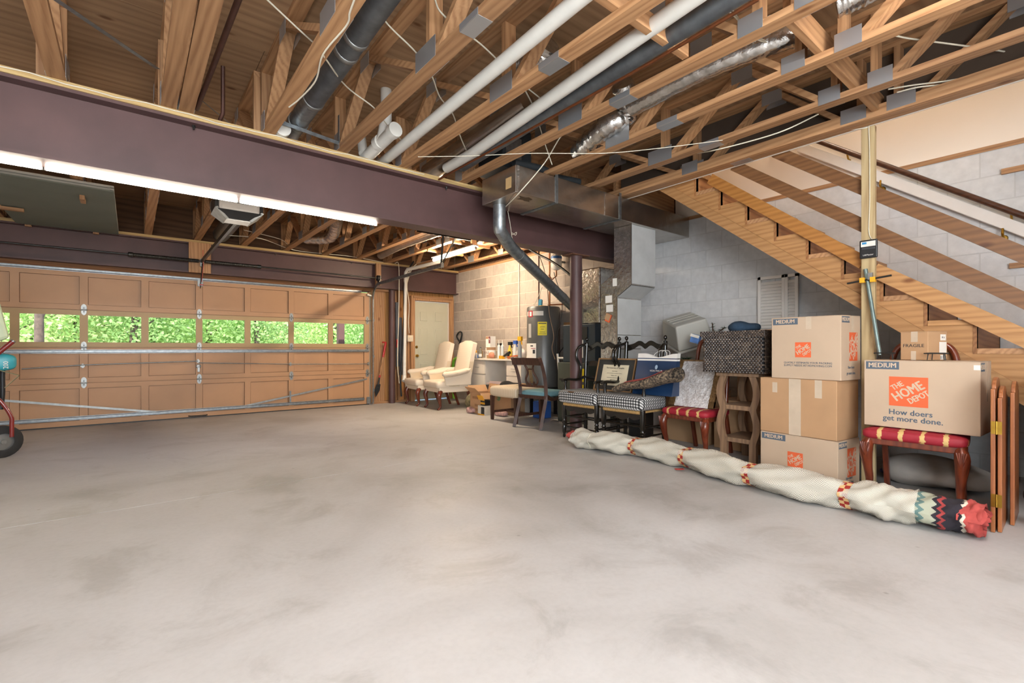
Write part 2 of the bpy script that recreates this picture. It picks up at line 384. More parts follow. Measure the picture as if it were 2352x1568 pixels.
# white cable stapled along the plate of the main beam
cab = [Vector((x, BY-.016, 2.722+.006*math.sin(x*9)+.004*math.sin(x*23))) for x in np.arange(-1.6, 2.2, .08)]
props(build(MB().tube(cab, .004, 6), 'plate_cable', CABLE, smooth=60), 'thin white cable stapled along the wood plate of the near steel beam', 'cable')

# floor trusses
def make_truss(name, ya, yb, bots, tops, label, group):
    """4x2 truss along Y, local origin at bearing (ya) bottom centre; webs alternate between bottom and top joints"""
    r = root(name, (0, ya, 2.74), label, 'truss', group, None)
    L = yb-ya; w, h = .089, .038; H = .508
    build(MB().box((-w/2, 0, 0), (w/2, L, h)), 'bottom_chord', PINE_Y, r, world=False)
    build(MB().box((-w/2, 0, H-h), (w/2, L, H)), 'top_chord', PINE_Y, r, world=False)
    for e in (.02, L-.02): build(MB().box((-w/2, e-.019, h), (w/2, e+.019, H-h)), 'end_post', PINE_Z, r, world=False)
    for a, b in bots:      # (y_bottom, y_top) diagonals or verticals
        if abs(a-b) < .02: build(MB().box((-w/2, a-ya-.019, h), (w/2, a-ya+.019, H-h)), 'web', PINE_Z, r, world=False)
        else: build(MB().beam((0, a-ya, h-.012), (0, b-ya, H-h+.012), w-.004, .038, (0, 0, 1)), 'web', PINE_Y, r, world=False)
    pm = None
    for y_, z_, l_, hh in tops:
        for sx in (-1, 1):
            build(MB().box((sx*(w/2), y_-ya-l_/2, z_), (sx*(w/2+.0025), y_-ya+l_/2, z_+hh)), 'nail_plate', PLATE, r, world=False)
    return r
near_w = [(4.02, 3.46), (2.58, 3.40), (2.47, 2.47), (2.40, 1.80), (1.22, 1.74), (1.15, 1.15), (.93, .93), (.86, .34), (-.32, .28), (-.39, -.39), (-.5, -1.3), (-1.95, -1.36)]
near_p = [(2.5, .0, .24, .12), (1.18, 0, .13, .1), (.9, 0, .13, .1), (3.43, .40, .16, .1), (1.77, .40, .16, .1), (.31, .40, .16, .1), (4.04, .0, .12, .14), (2.04, .001, .17, .036)]
NT = [.83, 1.39, 1.945, 2.59, 3.135, 3.725, 4.25]
T = make_truss('floor_truss', YB, 4.12, near_w, near_p, 'pine floor truss between the main steel beam and the viewer', 'near floor trusses')
sp = build(MB().box((-.045, 1.955-YB, -.0025), (.045, 2.125-YB, 0)), 'splice_plate', PLATE, T, world=False)
T.location.x = NT[0]
NL = ['beside the round branch duct', 'next to the long white drain pipe', 'between the two white drain pipes', 'over the left end of the trunk duct', 'crossing the middle of the trunk duct', 'next to the outermost truss over the stairs', 'at the stair opening resting on the wood post']
T['label'] = 'pine floor truss '+NL[0]
for x, l_ in zip(NT[1:], NL[1:]):
    c = copy_tree(T); c.location.x = x; c['label'] = 'pine floor truss '+l_
# doubled joists at the left with flat members
for x, l_ in ((-.36, 'alone above the left end of the purple steel beam'), (.20, 'of the doubled pair, on the side of the flat brace strap'), (.30, 'of the doubled pair, on the side of the rusty iron pipe')):
    c = copy_tree(T); c.location.x = x; c['label'] = 'pine floor truss '+l_
far_w = [(4.36, 4.9), (5.1, 5.02), (5.1, 5.1), (5.2, 5.85), (6.4, 5.95), (6.47, 6.47), (6.7, 6.7), (6.78, 7.25), (7.6, 7.3), (7.66, 7.66), (7.75, 8.3), (8.75, 8.36)]
far_p = [(5.1, .0, .2, .12), (6.45, 0, .15, .1), (6.72, 0, .15, .1), (7.66, 0, .2, .12), (4.95, .4, .16, .1), (5.9, .4, .16, .1), (7.27, .4, .16, .1), (8.33, .4, .16, .1)]
FT = make_truss('floor_truss', 4.16, 8.9, far_w, far_p, 'pine floor truss between the two steel beams', 'far floor trusses')
FX = [.19, .79, 1.42, 2.05, 2.68, 3.30, 3.90, 4.52, 5.15]
FT.location.x = FX[0]
for x in FX[1:]+[-.42, -1.3]:
    c = copy_tree(FT); c.location.x = x
props(build(MB().box((4.166, YB, 2.74), (4.2045, 4.05, 2.822)), 'edge_board', PINE_Y, loc=(4.18, 1, 2.74)), 'pine board nailed along the side of the outermost truss at the stair opening', 'board')
for yy in (2.5, 1.18, .90): props(build(MB().box((4.1635, yy-.08, 2.755), (4.1655, yy+.08, 2.86)), 'nail_plate', PLATE, loc=(4.165, yy, 2.8)), 'punched nail plate on the board along the stair opening', 'plate', 'nail plates on the stair edge board')
# strongbacks threaded through the trusses
def lumber(name, p, q, w, h, mat, label, cat='timber', group=None, up=(0, 0, 1)):
    return props(build(MB().beam(p, q, w, h, up), name, mat, loc=p), label, cat, group)
lumber('strongback', (2.66, 1.045, 2.85), (4.31, 1.045, 2.85), .038, .14, PINE_X, 'pine strongback board crossing the trusses near the wood post')
lumber('strongback', (1.35, 1.55, 2.83), (2.54, 1.55, 2.83), .04, .1, PINE_X, 'short pine block nailed across the trusses beside the white drain pipes')
lumber('ribbon_board', (XL, 6.1, 2.85), (4.5, 6.1, 2.85), .038, .14, PINE_X, 'pine board running across the far trusses above the door opener')
# landing framing beyond the duct
for i, yy in enumerate((3.535, 3.93)):
    lumber('landing_joist', (4.33, yy, 2.93), (WX-.005, yy, 2.93), .04, .3, PINE_X, 'short pine joist of the stair landing above the foil duct', 'joist', 'stair landing joists')
# rim board over the rear beam
props(build(MB().box((XL, 8.905, 2.74), (WX, 8.93, 3.25)), 'rim_board', DKPLY, loc=(1, 8.91, 2.74)), 'dark rim board closing the joist ends above the garage door', 'board', kind='structure')

# front wall: jambs, sheathing, header
wf = root('wall_front', (3.7, DY, 0), 'stud wall with sheathing around the garage door and the side door', 'wall', kind='structure')
build(MB().box((3.60, DY+.09, 0), (4.47, DY+.11, 2.74)), 'sheathing', OSB, wf)
build(MB().box((5.40, DY+.02, 0), (WX, DY+.11, 2.74)).box((4.47, DY+.06, 2.12), (5.40, DY+.11, 2.74)), 'sheathing', OSB, wf)
build(MB().box((XL, DY+.02, 0), (-1.93, DY+.11, 2.74)), 'sheathing', OSB, wf)
build(MB().box((-1.93, DY+.02, 2.17), (3.60, DY+.11, 2.74)), 'sheathing', DKPLY, wf)
for (x0, x1, y0) in ((3.615, 3.655, 8.85), (3.69, 3.92, 8.96), (4.115, 4.155, 8.93), (4.20, 4.24, 8.93), (4.36, 4.40, 8.93), (4.41, 4.445, 8.93)):
    build(MB().box((x0, y0, .04), (x1, DY+.09, 2.24 if x0 > 3.68 else 2.2)), 'stud', PINE_Z, wf)
build(MB().box((3.66, 8.93, 0), (4.44, DY+.09, .04)), 'bottom_plate', PINE_X, wf)
build(MB().box((3.66, 8.9, 2.20), (4.0, DY+.09, 2.24)), 'top_plate', PINE_X, wf)
build(MB().box((XL, 8.86, 2.18), (3.66, DY+.02, 2.29)), 'header', DKPLY if 0 else wood('header_wood', S('5c3a22'), S('83582f'), 'X', .7), wf)
build(MB().box((3.64, 8.70, 2.29), (3.74, 8.76, 2.70)), 'header_block', PINE_Z, wf)
build(MB().box((.68, 8.70, 2.24), (.965, 8.755, 2.70)), 'spring_block', PINE_Z, wf)
# side entry door
d2 = root('door_2', (4.96, DY, 0), 'pale sage six panel side door in a wood frame', 'door', kind='structure')
fr = MB().box((4.45, 8.86, 0), (4.535, 9.0, 2.16)).box((5.375, 8.86, 0), (5.46, 9.0, 2.16)).box((4.535, 8.86, 2.07), (5.375, 9.0, 2.16))
build(fr, 'door_frame', PINE_Z, d2, bevel=.003); build(MB().box((4.5, 8.845, 2.11), (5.42, 8.86, 2.16)), 'head_casing', PINE_X, d2)
SAGE = plain('sage_door_paint', S('c4c2ac'), .45, 0, .02, 4)
leaf = build(MB().box((4.55, 8.955, .015), (5.36, 8.99, 2.05)), 'door_leaf', SAGE, d2)
build(MB().box((4.536, 8.93, 2.05), (5.374, 8.95, 2.068)).box((5.36, 8.93, 0), (5.374, 8.95, 2.05)).box((4.536, 8.93, 0), (4.549, 8.95, 2.05)), 'door_stop', WPAINT, d2)
for (z0, z1) in ((1.62, 1.88), (.92, 1.52), (.22, .80)):
    for x0, x1 in ((4.66, 4.90), (5.01, 5.25)):
        if z0 > 1.6: pass
        b = MB().box((x0, 8.948, z0), (x1, 8.956, z1)); b.v = b.v
        o = build(MB().prism([(x0, z0), (x1, z0), (x1, z1), (x0, z1)], (0, 8.956, 0), (1, 0, 0), (0, 0, 1), (0, -.003, 0)), 'panel', SAGE, leaf, bevel=.0028)
        o = build(MB().prism([(x0+.035, z0+.035), (x1-.035, z0+.035), (x1-.035, z1-.035), (x0+.035, z1-.035)], (0, 8.953, 0), (1, 0, 0), (0, 0, 1), (0, -.014, 0)), 'panel_field', SAGE, leaf, bevel=.012)
build(MB().lathe([(.028, 0), (.03, .006), (.012, .012), (.012, .03), (.027, .04), (.03, .055), (.02, .07)], (4.615, 8.955, .93), 14, (0, -1, 0)), 'door_knob', BRASS, d2, smooth=40)
build(MB().lathe([(.028, 0), (.03, .01), (.02, .018), (.012, .03)], (4.615, 8.955, 1.11), 14, (0, -1, 0)), 'deadbolt', BRASS, d2, smooth=40)

# ---------------------------------------------------------------- garage door
gd = root('door_1', (.836, DY, 0), 'tan sectional garage door with a row of windows', 'door', kind='structure')
TAN = plain('tan_door_paint', S('b98e68'), .5, 0, .05, 2.5, .03, 30)
TAN2 = plain('tan_window_frame', S('b5976b'), .5, 0, .04, 2.5)
zs = [.012, .60, 1.095, 1.615, 2.15]; cx0 = [-1.824+.6745*k for k in range(8)]
X0, X1 = -1.915, 3.585
_g, _t, _b = M_new('window_glass'); _b.inputs['Base Color'].default_value = (1, 1, 1, 1); _b.inputs['Roughness'].default_value = .0; _b.inputs['Transmission Weight'].default_value = 1.0; _b.inputs['IOR'].default_value = 1.02; _b.inputs['Specular IOR Level'].default_value = .2
GLASS = _g
for k in range(4):
    z0, z1 = zs[k]+.004, zs[k+1]-.004; win = (k == 2)
    pz0, pz1 = (z0+.068, z1-.068)
    f = MB(); f.box((X0, 8.905, z0), (X1, 8.94, pz0)).box((X0, 8.905, pz1), (X1, 8.94, z1))
    xs = [X0]+[v for c in cx0 for v in (c, c+.588)]+[X1]
    for i in range(0, len(xs), 2): f.box((xs[i], 8.905, pz0), (xs[i+1], 8.94, pz1))
    if k: f.box((X0, 8.932, z0-.012), (X1, 8.94, z0))
    if not win: f.box((X0, 8.95, z0), (X1, 8.956, z1))
    sec = build(f, 'door_section', TAN2 if win else TAN, gd)
    for c in cx0:
        if win:
            build(MB().box((c, 8.93, pz0), (c+.588, 8.934, pz1)), 'pane', GLASS, sec)
        else: build(MB().box((c+.006, 8.926, pz0+.006), (c+.582, 8.949, pz1-.006)), 'panel', TAN, sec)
def strut(z, x0, x1, name='strut'):
    b = MB().prism([(0, -.026), (.004, -.026), (.004, -.02), (-.035, -.013), (-.035, .013), (.004, .02), (.004, .026), (0, .026)], (x0, 8.901, z), (0, 1, 0), (0, 0, 1), (x1-x0, 0, 0))
    return build(b, name, GALV, gd)
strut(2.165, X0, 3.42); strut(1.038, X0, 3.57); strut(.118, X0, 3.48)
def hinge(x, z, edge=False):
    o = build(MB().prism([(-.026, 0), (-.032, .03), (-.022, .062), (0, .078), (.022, .062), (.032, .03), (.026, 0)], (x, 8.9, z+.006), (1, 0, 0), (0, 0, 1), (0, -.003, 0))
          .prism([(-.026, 0), (-.030, -.03), (-.018, -.055), (0, -.07), (.018, -.055), (.030, -.03), (.026, 0)], (x, 8.9, z-.006), (1, 0, 0), (0, 0, 1), (0, -.003, 0))
          .tube([(x-.036, 8.89, z), (x+.036, 8.89, z)], .009, 10), 'hinge', STEEL, gd, smooth=50)
    build(MB().prism([(-.008, .018), (0, .05), (.008, .018)], (x, 8.8975, z), (1, 0, 0), (0, 0, 1), (0, -.0015, 0)).prism([(-.008, -.015), (0, -.045), (.008, -.015)], (x, 8.8975, z), (1, 0, 0), (0, 0, 1), (0, -.0015, 0)), 'hinge_slot', DSTEEL, o)
    if edge:
        build(MB().tube([(x, 8.875, z), (x+.1, 8.875, z)], .006, 8).lathe([(.022, 0), (.022, .012)], (x+.085, 8.875, z), 12, (1, 0, 0)), 'roller', STEEL, o, smooth=50)
for z in zs[1:4]:
    for x in (-.517, .832, 2.18): hinge(x, z)
    hinge(3.545, z, True)
# lock bars and handle, diagonal straps
build(MB().tube([gy(50, 847, 8.88), gy(190, 838, 8.88), gy(455, 829, 8.88)], .008, 8), 'lock_bar', STEEL, gd, smooth=50)
build(MB().tube([gy(455, 833, 8.88), gy(667, 836, 8.88), gy(848, 835.5, 8.88)], .007, 8), 'lock_bar', STEEL, gd, smooth=50)
for p in ((190, 840), (455, 829), (667, 836), (846, 835)):
    c = gy(p[0], p[1], 8.895); build(MB().obox(c, (.045, .02, .03)).obox(c, (.02, .03, .06)), 'bar_guide', STEEL, gd)
c = gy(456, 841, 8.89); build(MB().lathe([(.035, 0), (.03, .015), (.015, .02)], c, 14, (0, -1, 0)).obox(c+Vector((0, -.02, -.05)), (.03, .012, .07)), 'lock_handle', STEEL, gd, smooth=40)
for a, b_ in (((0, 919), (375, 947)), ((545, 936), (843, 870))):
    build(MB().beam(gy(*a, 8.899), gy(*b_, 8.899), .003, .03, (0, 0, 1)), 'brace_strap', STEEL, gd)
c = gy(667, 918, 8.89); build(MB().box((c.x-.012, 8.885, .14), (c.x+.012, 8.9, .34)), 'brace_angle', GALV, gd)
c = gy(455, 954, 8.88); build(MB().tube([c+Vector((-.12, .02, 0)), c+Vector((-.1, -.02, 0)), c+Vector((.1, -.02, 0)), c+Vector((.12, .02, 0))], .009, 8), 'lift_handle', DSTEEL, gd, smooth=50)
c = gy(460, 650, 8.88); build(MB().obox(c, (.07, .02, .1)), 'arm_bracket', STEEL, gd)
build(MB().box((3.53, 8.875, .02), (3.60, 8.90, .15)).prism([(0, 0), (.06, 0), (.05, .1), (.02, .12)], (3.53, 8.87, .03), (1, 0, 0), (0, 0, 1), (0, .004, 0)), 'bottom_bracket', STEEL, gd)
c = gy(848, 678, 8.88); build(MB().obox(c, (.09, .05, .03), (0, .2, 0)), 'top_bracket', STEEL, gd)
build(MB().box((X0, 8.91, 0), (X1, 8.935, .013)), 'bottom_seal', BLACKP, gd)
# spring shaft
ts = root('torsion_spring', (.84, 8.72, 2.41), 'torsion spring and shaft over the garage door', 'spring')
build(MB().tube([(-1.9, 8.64, 2.41), (3.72, 8.64, 2.41)], .0125, 10), 'shaft', DSTEEL, ts, smooth=50)
for x0, x1 in ((.02, .80), (.88, 1.60)):
    n = int((x1-x0)/.018); b = MB()
    pts = [(x0+(x1-x0)*i/(n*3), 8.64, 2.41) for i in range(n*3+1)]; rs = [.026+.004*(i % 3 == 1) for i in range(n*3+1)]
    build(b.tube(pts, rs, 12), 'coil', DSTEEL, ts, smooth=60)
    build(MB().lathe([(.03, 0), (.034, .01), (.034, .05), (.025, .06)], (x1 if x0 > .5 else x0, 8.64, 2.41), 12, (1 if x0 > .5 else -1, 0, 0)), 'winding_cone', DSTEEL, ts, smooth=40)
build(MB().box((.82, 8.635, 2.33), (.86, 8.698, 2.45)), 'center_bracket', STEEL, ts)
build(MB().lathe([(.03, 0), (.055, .004), (.055, .012), (.045, .016), (.045, .03), (.055, .034), (.055, .04), (.03, .044)], (3.63, 8.64, 2.41), 18, (1, 0, 0)), 'cable_drum', BLACKP, ts, smooth=40)
build(MB().box((3.665, 8.62, 2.30), (3.70, 8.698, 2.46)), 'end_bracket', DSTEEL, ts)
# track
tr = root('door_track', (3.66, 8.85, 0), 'galvanized roller track curving from the door jamb to the ceiling', 'track')
arc = [(8.85, z) for z in (0.02, .5, 1.0, 1.5, 2.0)]+[(8.55+.3*math.cos(a), 2.0+.3*math.sin(a)) for a in np.linspace(.15, PI/2, 9)]+[(8.0, 2.305), (7.2, 2.315), (6.25, 2.325)]
for w_, off in (((.004), -.025), (.004, .025)): pass
b = MB()
prof = [(-.025, -.02), (.025, -.02), (.025, .0), (.022, .0), (.022, -.017), (-.022, -.017), (-.022, .02), (-.025, .02)]
n = len(arc); base = []
for i, (y, z) in enumerate(arc):
    a = arc[max(i-1, 0)]; c = arc[min(i+1, n-1)]; d = Vector((0, c[0]-a[0], c[1]-a[1])).normalized(); nn = Vector((0, -d.z, d.y))
    base.append([Vector((3.645, y, z))+Vector((q, 0, 0))+nn*p for p, q in prof])
b.grid(lambda i, j: base[i][j % len(prof)], n, len(prof)+1)
build(b, 'rail', GALV, tr, smooth=30)
for z in (.25, .9, 1.6): build(MB().box((3.655, 8.84, z), (3.665, 8.90, z+.05)), 'jamb_bracket', GALV, tr)
e = Vector((3.645, 6.28, 2.33)); h1 = gz(995, 548, 2.74); h1.x = 3.60
build(MB().beam(e, (3.55, 6.05, 2.745), .03, .004).beam(e+Vector((0, 0, 0)), (3.75, 6.0, 2.745), .03, .004), 'hanger_angle', DSTEEL, tr)
build(MB().box((3.1, 6.0, 2.72), (4.0, 6.03, 2.74)).box((3.1, 6.0, 2.70), (4.0, 6.004, 2.72)), 'hanger_rail', DSTEEL, tr)
build(MB().obox((3.645, 6.25, 2.33), (.05, .02, .07)).tube([(3.62, 6.25, 2.31), (3.62, 6.22, 2.27)], .006, 6), 'end_stop', STEEL, tr)

# opener
op = root('garage_door_opener', (.84, 5.6, 2.45), 'grey and black garage door opener hung from the trusses', 'opener')
GREYP = plain('silver_plastic', S('b2b0ac'), .35, 0, .04)
oy0, oy1 = 5.30, 5.62; _h0 = len(bpy.data.objects); ox0, ox1 = .62, 1.04
b = MB().box((ox0+.03, oy0, 2.50), (ox1-.03, oy1, 2.66)); build(b, 'housing', GREYP, op, bevel=.03)
build(MB().box((ox0+.0, oy0+.02, 2.51), (ox0+.05, oy1-.02, 2.64)), 'side_vent', BLACKP, op, bevel=.01)
build(MB().box((ox1-.05, oy0+.02, 2.51), (ox1, oy1-.02, 2.64)), 'side_vent', BLACKP, op, bevel=.01)
build(MB().add([(ox0+.02, oy0-.01, 2.51), (ox1-.02, oy0-.01, 2.51), (ox1-.02, oy1, 2.51), (ox0+.02, oy1, 2.51), (ox0+.09, oy0+.05, 2.44), (ox1-.09, oy0+.05, 2.44), (ox1-.09, oy1-.05, 2.44), (ox0+.09, oy1-.05, 2.44)],
     [(0, 1, 2, 3), (7, 6, 5, 4), (0, 4, 5, 1), (1, 5, 6, 2), (2, 6, 7, 3), (3, 7, 4, 0)]), 'black_cowl', BLACKP, op)
build(MB().prism([(ox0+.10, oy0+.07), (ox1-.10, oy0+.07), (ox1-.10, oy1-.07), (ox0+.10, oy1-.07)], (0, 0, 2.44), (1, 0, 0), (0, 1, 0), (0, 0, -.008)), 'light_lens', plain('lens_white', S('f4f2ee'), .3), op, bevel=.004)
for sx in (0, 1):
    xa = ox0+.0 if sx == 0 else ox1; xb = xa+(.1 if sx == 0 else -.1)
    build(MB().add([(xa, oy0-.015, 2.515), (xb, oy0+.045, 2.43), (xb, oy1-.045, 2.43), (xa, oy1+.005, 2.515), (xa+(.02 if sx == 0 else -.02), oy0-.015, 2.525), (xb+(.02 if sx == 0 else -.02), oy0+.045, 2.44), (xb+(.02 if sx == 0 else -.02), oy1-.045, 2.44), (xa+(.02 if sx == 0 else -.02), oy1+.005, 2.525)],
        [(0, 1, 2, 3), (7, 6, 5, 4), (0, 4, 5, 1), (1, 5, 6, 2), (2, 6, 7, 3), (3, 7, 4, 0)]), 'corner_trim', STEEL, op)
build(MB().box((.75, oy0-.002, 2.585), (.91, oy0, 2.61)), 'name_plate', BLACKP, op)
textobj('LiftMaster', .022, (.83, oy0-.002, 2.5975), (1, 0, 0), (0, 0, 1), WHITEP, op)
for x in (.7, .98): build(MB().box((x-.015, oy1-.1, 2.64), (x+.015, oy1-.095, 2.82)), 'hanger_strap', GALV, op)
build(MB().beam((.84, oy1-.02, 2.48), (.84, 8.70, 2.50), .03, .05), 'rail', DSTEEL, op)
build(MB().beam((.84, 8.62, 2.46), gy(460, 648, 8.82), .008, .03).tube([(.84, 8.55, 2.47), gy(466, 600, 8.6), gy(463, 632, 8.7)], .005, 6), 'door_arm', DSTEEL, op)
build(MB().tube([gy(466, 560, 8.5), gy(467, 600, 8.5), gy(463, 634, 8.5)], .004, 6).obox(gy(463, 640, 8.5), (.05, .015, .015)), 'release_cord', RED_P, op)

op.location.z -= .09
# ---------------------------------------------------------------- lamps the room has, and added fill tubes
def tube_light(p, q, label, col, strength, group=None, r=.008, base_up=.0165, base_w=.022):
    p, q = Vector(p), Vector(q); c = (p+q)/2
    R = root('tube_light', c, label, 'lamp', group)
    d = (q-p).normalized()
    build(MB().beam(p+Vector((0, 0, base_up)), q+Vector((0, 0, base_up)), base_w, .018), 'housing', WPAINT, R)
    build(MB().tube([p+d*.006, q-d*.006], r, 10), 'tube', emit('tube_%s' % strength+str(round(col[2], 2)), col, strength), R, smooth=60)
    build(MB().tube([p, p+d*.008], r*1.15, 10).tube([q-d*.008, q], r*1.15, 10), 'end_cap', WHITEP, R, smooth=60)
    return R
WARM = (1.0, .82, .62); NEUT = (1.0, .95, .89)
jx = [gz(x, y, 2.2).x for x, y in ((-420, 290), (90, 378), (555, 462), (885, 515))]
yt = BY+.206
for i in range(3):
    tube_light((jx[i]+.003, yt, 2.230), (jx[i+1]-.003, yt, 2.230), 'white LED tube under the bottom flange of the near steel beam', (1.0, .86, .72), 85.0, 'LED tubes under the beam')
TL = tube_light((4.12, 7.35, 2.62), (4.12, 6.05, 2.62), 'glowing tube light mounted on the trusses near the grey block wall', (1.0, .80, .58), 240.0, None, .022, .04, .10)
for yy in (6.3, 7.1): build(MB().box((3.86, yy-.02, 2.70), (4.56, yy+.02, 2.7385)).box((4.11, yy-.01, 2.675), (4.13, yy+.01, 2.70)), 'mount_bar', PINE_X, TL)
for x in (-.9, 1.5):   # added unseen fill lamps above the frame, shaped as shop lights
    for yy in (.0, ):
        tube_light((x, yy, 2.66), (x+1.5, yy, 2.66), 'added fill tube shaped as a shop light on the truss bottoms overhead', (1.0, .97, .95), 110.0, 'added overhead fill lights', .02, .05, .12)
sl = root('stairwell_lamp', (4.9, 1.2, 5.1), 'round ceiling lamp above the stairwell', 'lamp')
build(MB().lathe([(.02, 0), (.2, .0), (.2, .09), (.05, .1)], (4.9, 1.2, 5.1), 20), 'globe', emit('globe', (1, .86, .7), 36.0), sl, smooth=40)

# ---------------------------------------------------------------- outside
props(build(MB().box((-30, DY+.17, -.2), (40, 16, -.04)), 'ground', plain('driveway', S('c9c2b4'), .9, 0, .1, 2)), 'pale driveway outside the garage door', 'ground', kind='structure')
props(build(MB().box((-60, 16, -.3), (70, 70, -.05)), 'forest_floor', plain('leaf_litter', S('6f7a3c'), .95, 0, .4, 3)), 'leafy ground under the trees', 'ground', kind='structure')
BARK = plain('bark', S('4a3f37'), .95, 0, .4, 9, .8, 14)
def leafmat(name, c):
    m, t, b = M_new(name); oi = noise(t, coords(t), 5, 2)
    lk(t, ramp(t, oi, [(.3, tuple(x*.6 for x in c)), (.7, tuple(min(1, x*1.5) for x in c))]), b.inputs['Base Color']); b.inputs['Roughness'].default_value = .6
    b.inputs['Transmission Weight'].default_value = 0.0
    try: b.inputs['Subsurface Weight'].default_value = 0.0
    except Exception: pass
    tr = t.nodes.new('ShaderNodeBsdfTranslucent'); tr.inputs['Color'].default_value = rgb(tuple(min(1, x*1.8) for x in c)); mx = t.nodes.new('ShaderNodeMixShader'); mx.inputs[0].default_value = .45
    out = [n for n in t.nodes if n.type == 'OUTPUT_MATERIAL'][0]
    lk(t, b.outputs[0], mx.inputs[1]); lk(t, tr.outputs[0], mx.inputs[2]); lk(t, mx.outputs[0], out.inputs['Surface']); return m
LEAF = [leafmat('leaf_a', S('9cb878')), leafmat('leaf_b', S('c2d49c')), leafmat('leaf_c', S('7e9c62'))]
def leaves(n, c, rad, size):
    u = rng.normal(size=(n, 3)); u /= np.linalg.norm(u, axis=1)[:, None]; r = rng.random(n)**.45
    P = np.array(c)+u*r[:, None]*np.array(rad)
    a = rng.normal(size=(n, 3)); a /= np.linalg.norm(a, axis=1)[:, None]; b = np.cross(a, rng.normal(size=(n, 3))); b /= np.linalg.norm(b, axis=1)[:, None]
    s = size*(.6+.8*rng.random(n))[:, None]
    V = np.stack([P-a*s, P+b*s*.55, P+a*s, P-b*s*.55], 1).reshape(-1, 3)
    return V
def tree(x, y, h, rad, k, label, trunk=.12, zc=None, nl=2600, lean=0.0, size=.13):
    R = root('tree', (x, y, -.05), label, 'tree', 'trees outside the garage windows')
    pts = bez([(x, y, -.1), (x+.1*lean, y, h*.3), (x+.3*lean, y+.1, h*.6), (x+.4*lean, y, h)], 5)
    b = MB().tube(pts, [trunk*(1-.65*i/(len(pts)-1)) for i in range(len(pts))], 10)
    for q in range(5):
        p = pts[4+2*q] if 4+2*q < len(pts) else pts[-1]; a = q*2.4
        b.tube([p, p+Vector((math.cos(a)*rad*.4, math.sin(a)*rad*.4, .5)), p+Vector((math.cos(a)*rad*.8, math.sin(a)*rad*.8, .8))], [trunk*.35, trunk*.2, trunk*.08], 6)
    build(b, 'trunk', BARK, R, smooth=60)
    if nl:
        zc = zc if zc is not None else h*.55
        V = leaves(nl, (x, y, zc), (rad, rad*.9, zc*.95), size)
        m = MB(); m.v = [tuple(p) for p in V]; m.f = [(4*i, 4*i+1, 4*i+2, 4*i+3) for i in range(nl)]; m.mi = [0]*nl
        o = build(m, 'foliage', LEAF[k], R); o['kind'] = 'stuff'
    return R
tp = gy(90, 780, 15.0)
tree(tp.x, 15.0, 7, .5, 0, 'bare dark trunk with a snapped side limb outside the leftmost window', .10, nl=0)
lab = ['light green leafy tree beyond the driveway', 'yellow green leafy tree beyond the driveway', 'deep green leafy tree beyond the driveway']
for i in range(16):
    px = 10+i*58; yy = 17+(i*7 % 5)*1.6; c = gy(px, 760, yy)
    tree(c.x, yy, 5.5+(i*5 % 3), 1.7, (i*2+i//3) % 3, lab[(i*2+i//3) % 3], .07+.02*(i % 3), 2.3, 5200, (i % 3)-1, .062)
for i in range(9):
    px = 0+i*105; yy = 26.+(i % 3); c = gy(px, 760, yy)
    tree(c.x, yy, 9, 3.2, (i+1) % 3, lab[(i+1) % 3], .14, 3.6, 4200, 0, .10)
cc = gy(783, 770, 11.5); props(build(MB().box((cc.x-.07, 11.45, -.05), (cc.x+.07, 11.6, 3.2)), 'porch_post', PURPLE, loc=(cc.x, 11.5, -.05)), 'brown steel post outside the rightmost window', 'post')
# ================================================================= close the joist space over the block wall
props(build(MB().box((WX+.02, 3.5, 2.742), (WX+.06, DY+.1, 3.25)), 'trim_1', DKPLY, loc=(WX, 6, 2.75)), 'rim board over the block wall beside the far trusses', 'board', kind='structure')
# ================================================================= STAIRS
sr = root('staircase', (4.41, 1, 0), 'open wooden staircase with notched stringer along the white block wall', 'stairs')
SX = 4.41
def stp(k): return 2.574-.253*k, 2.603-.195*k
KS = list(range(-3, 14))
top = []
for k in KS:
    y, z = stp(k); top += [(y, z), (y-.253, z)]
zl = lambda y: 1.375+.771*(y-1.188)
y_end = top[-1][0]
poly = [(y, max(z, .0)) for y, z in top]
y0 = (0-1.375)/.771+1.188
poly += [(y_end, 0), (y0, 0), (3.33, zl(3.33))]
build(MB().prism(poly, (SX, 0, 0), (0, 1, 0), (0, 0, 1), (.038, 0, 0)), 'stringer', STAIRW, sr)
build(MB().prism(poly, (WX-.05, 0, 0), (0, 1, 0), (0, 0, 1), (.038, 0, 0)), 'stringer', STAIRW, sr)
for k in KS:
    y, z = stp(k)
    if z < .02: continue
    build(MB().box((SX-.006, y-.275, z), (WX-.012, y, z+.038)), 'tread', STAIRW if k % 2 else PINE_X, sr, bevel=.003)
    if z+.195 < 3.2: build(MB().box((SX-.004, y, z), (WX-.012, y+.02, z+.193)), 'riser', wood('riser_wood', S('7d4f2a'), S('a8774a'), 'X', .6), sr)
build(MB().beam((SX-.013, 3.05, zl(3.05)+.058), (SX-.013, -.45, zl(-.45)+.058), .024, .088), 'ledger_board', STAIRW, sr)
def px_board(pa, pb, X, w, h, name, mat, label, cat='board'):
    a, b = gx(*pa, X), gx(*pb, X); d = (b-a).normalized()
    return a, b+d*.9
GX = 4.385
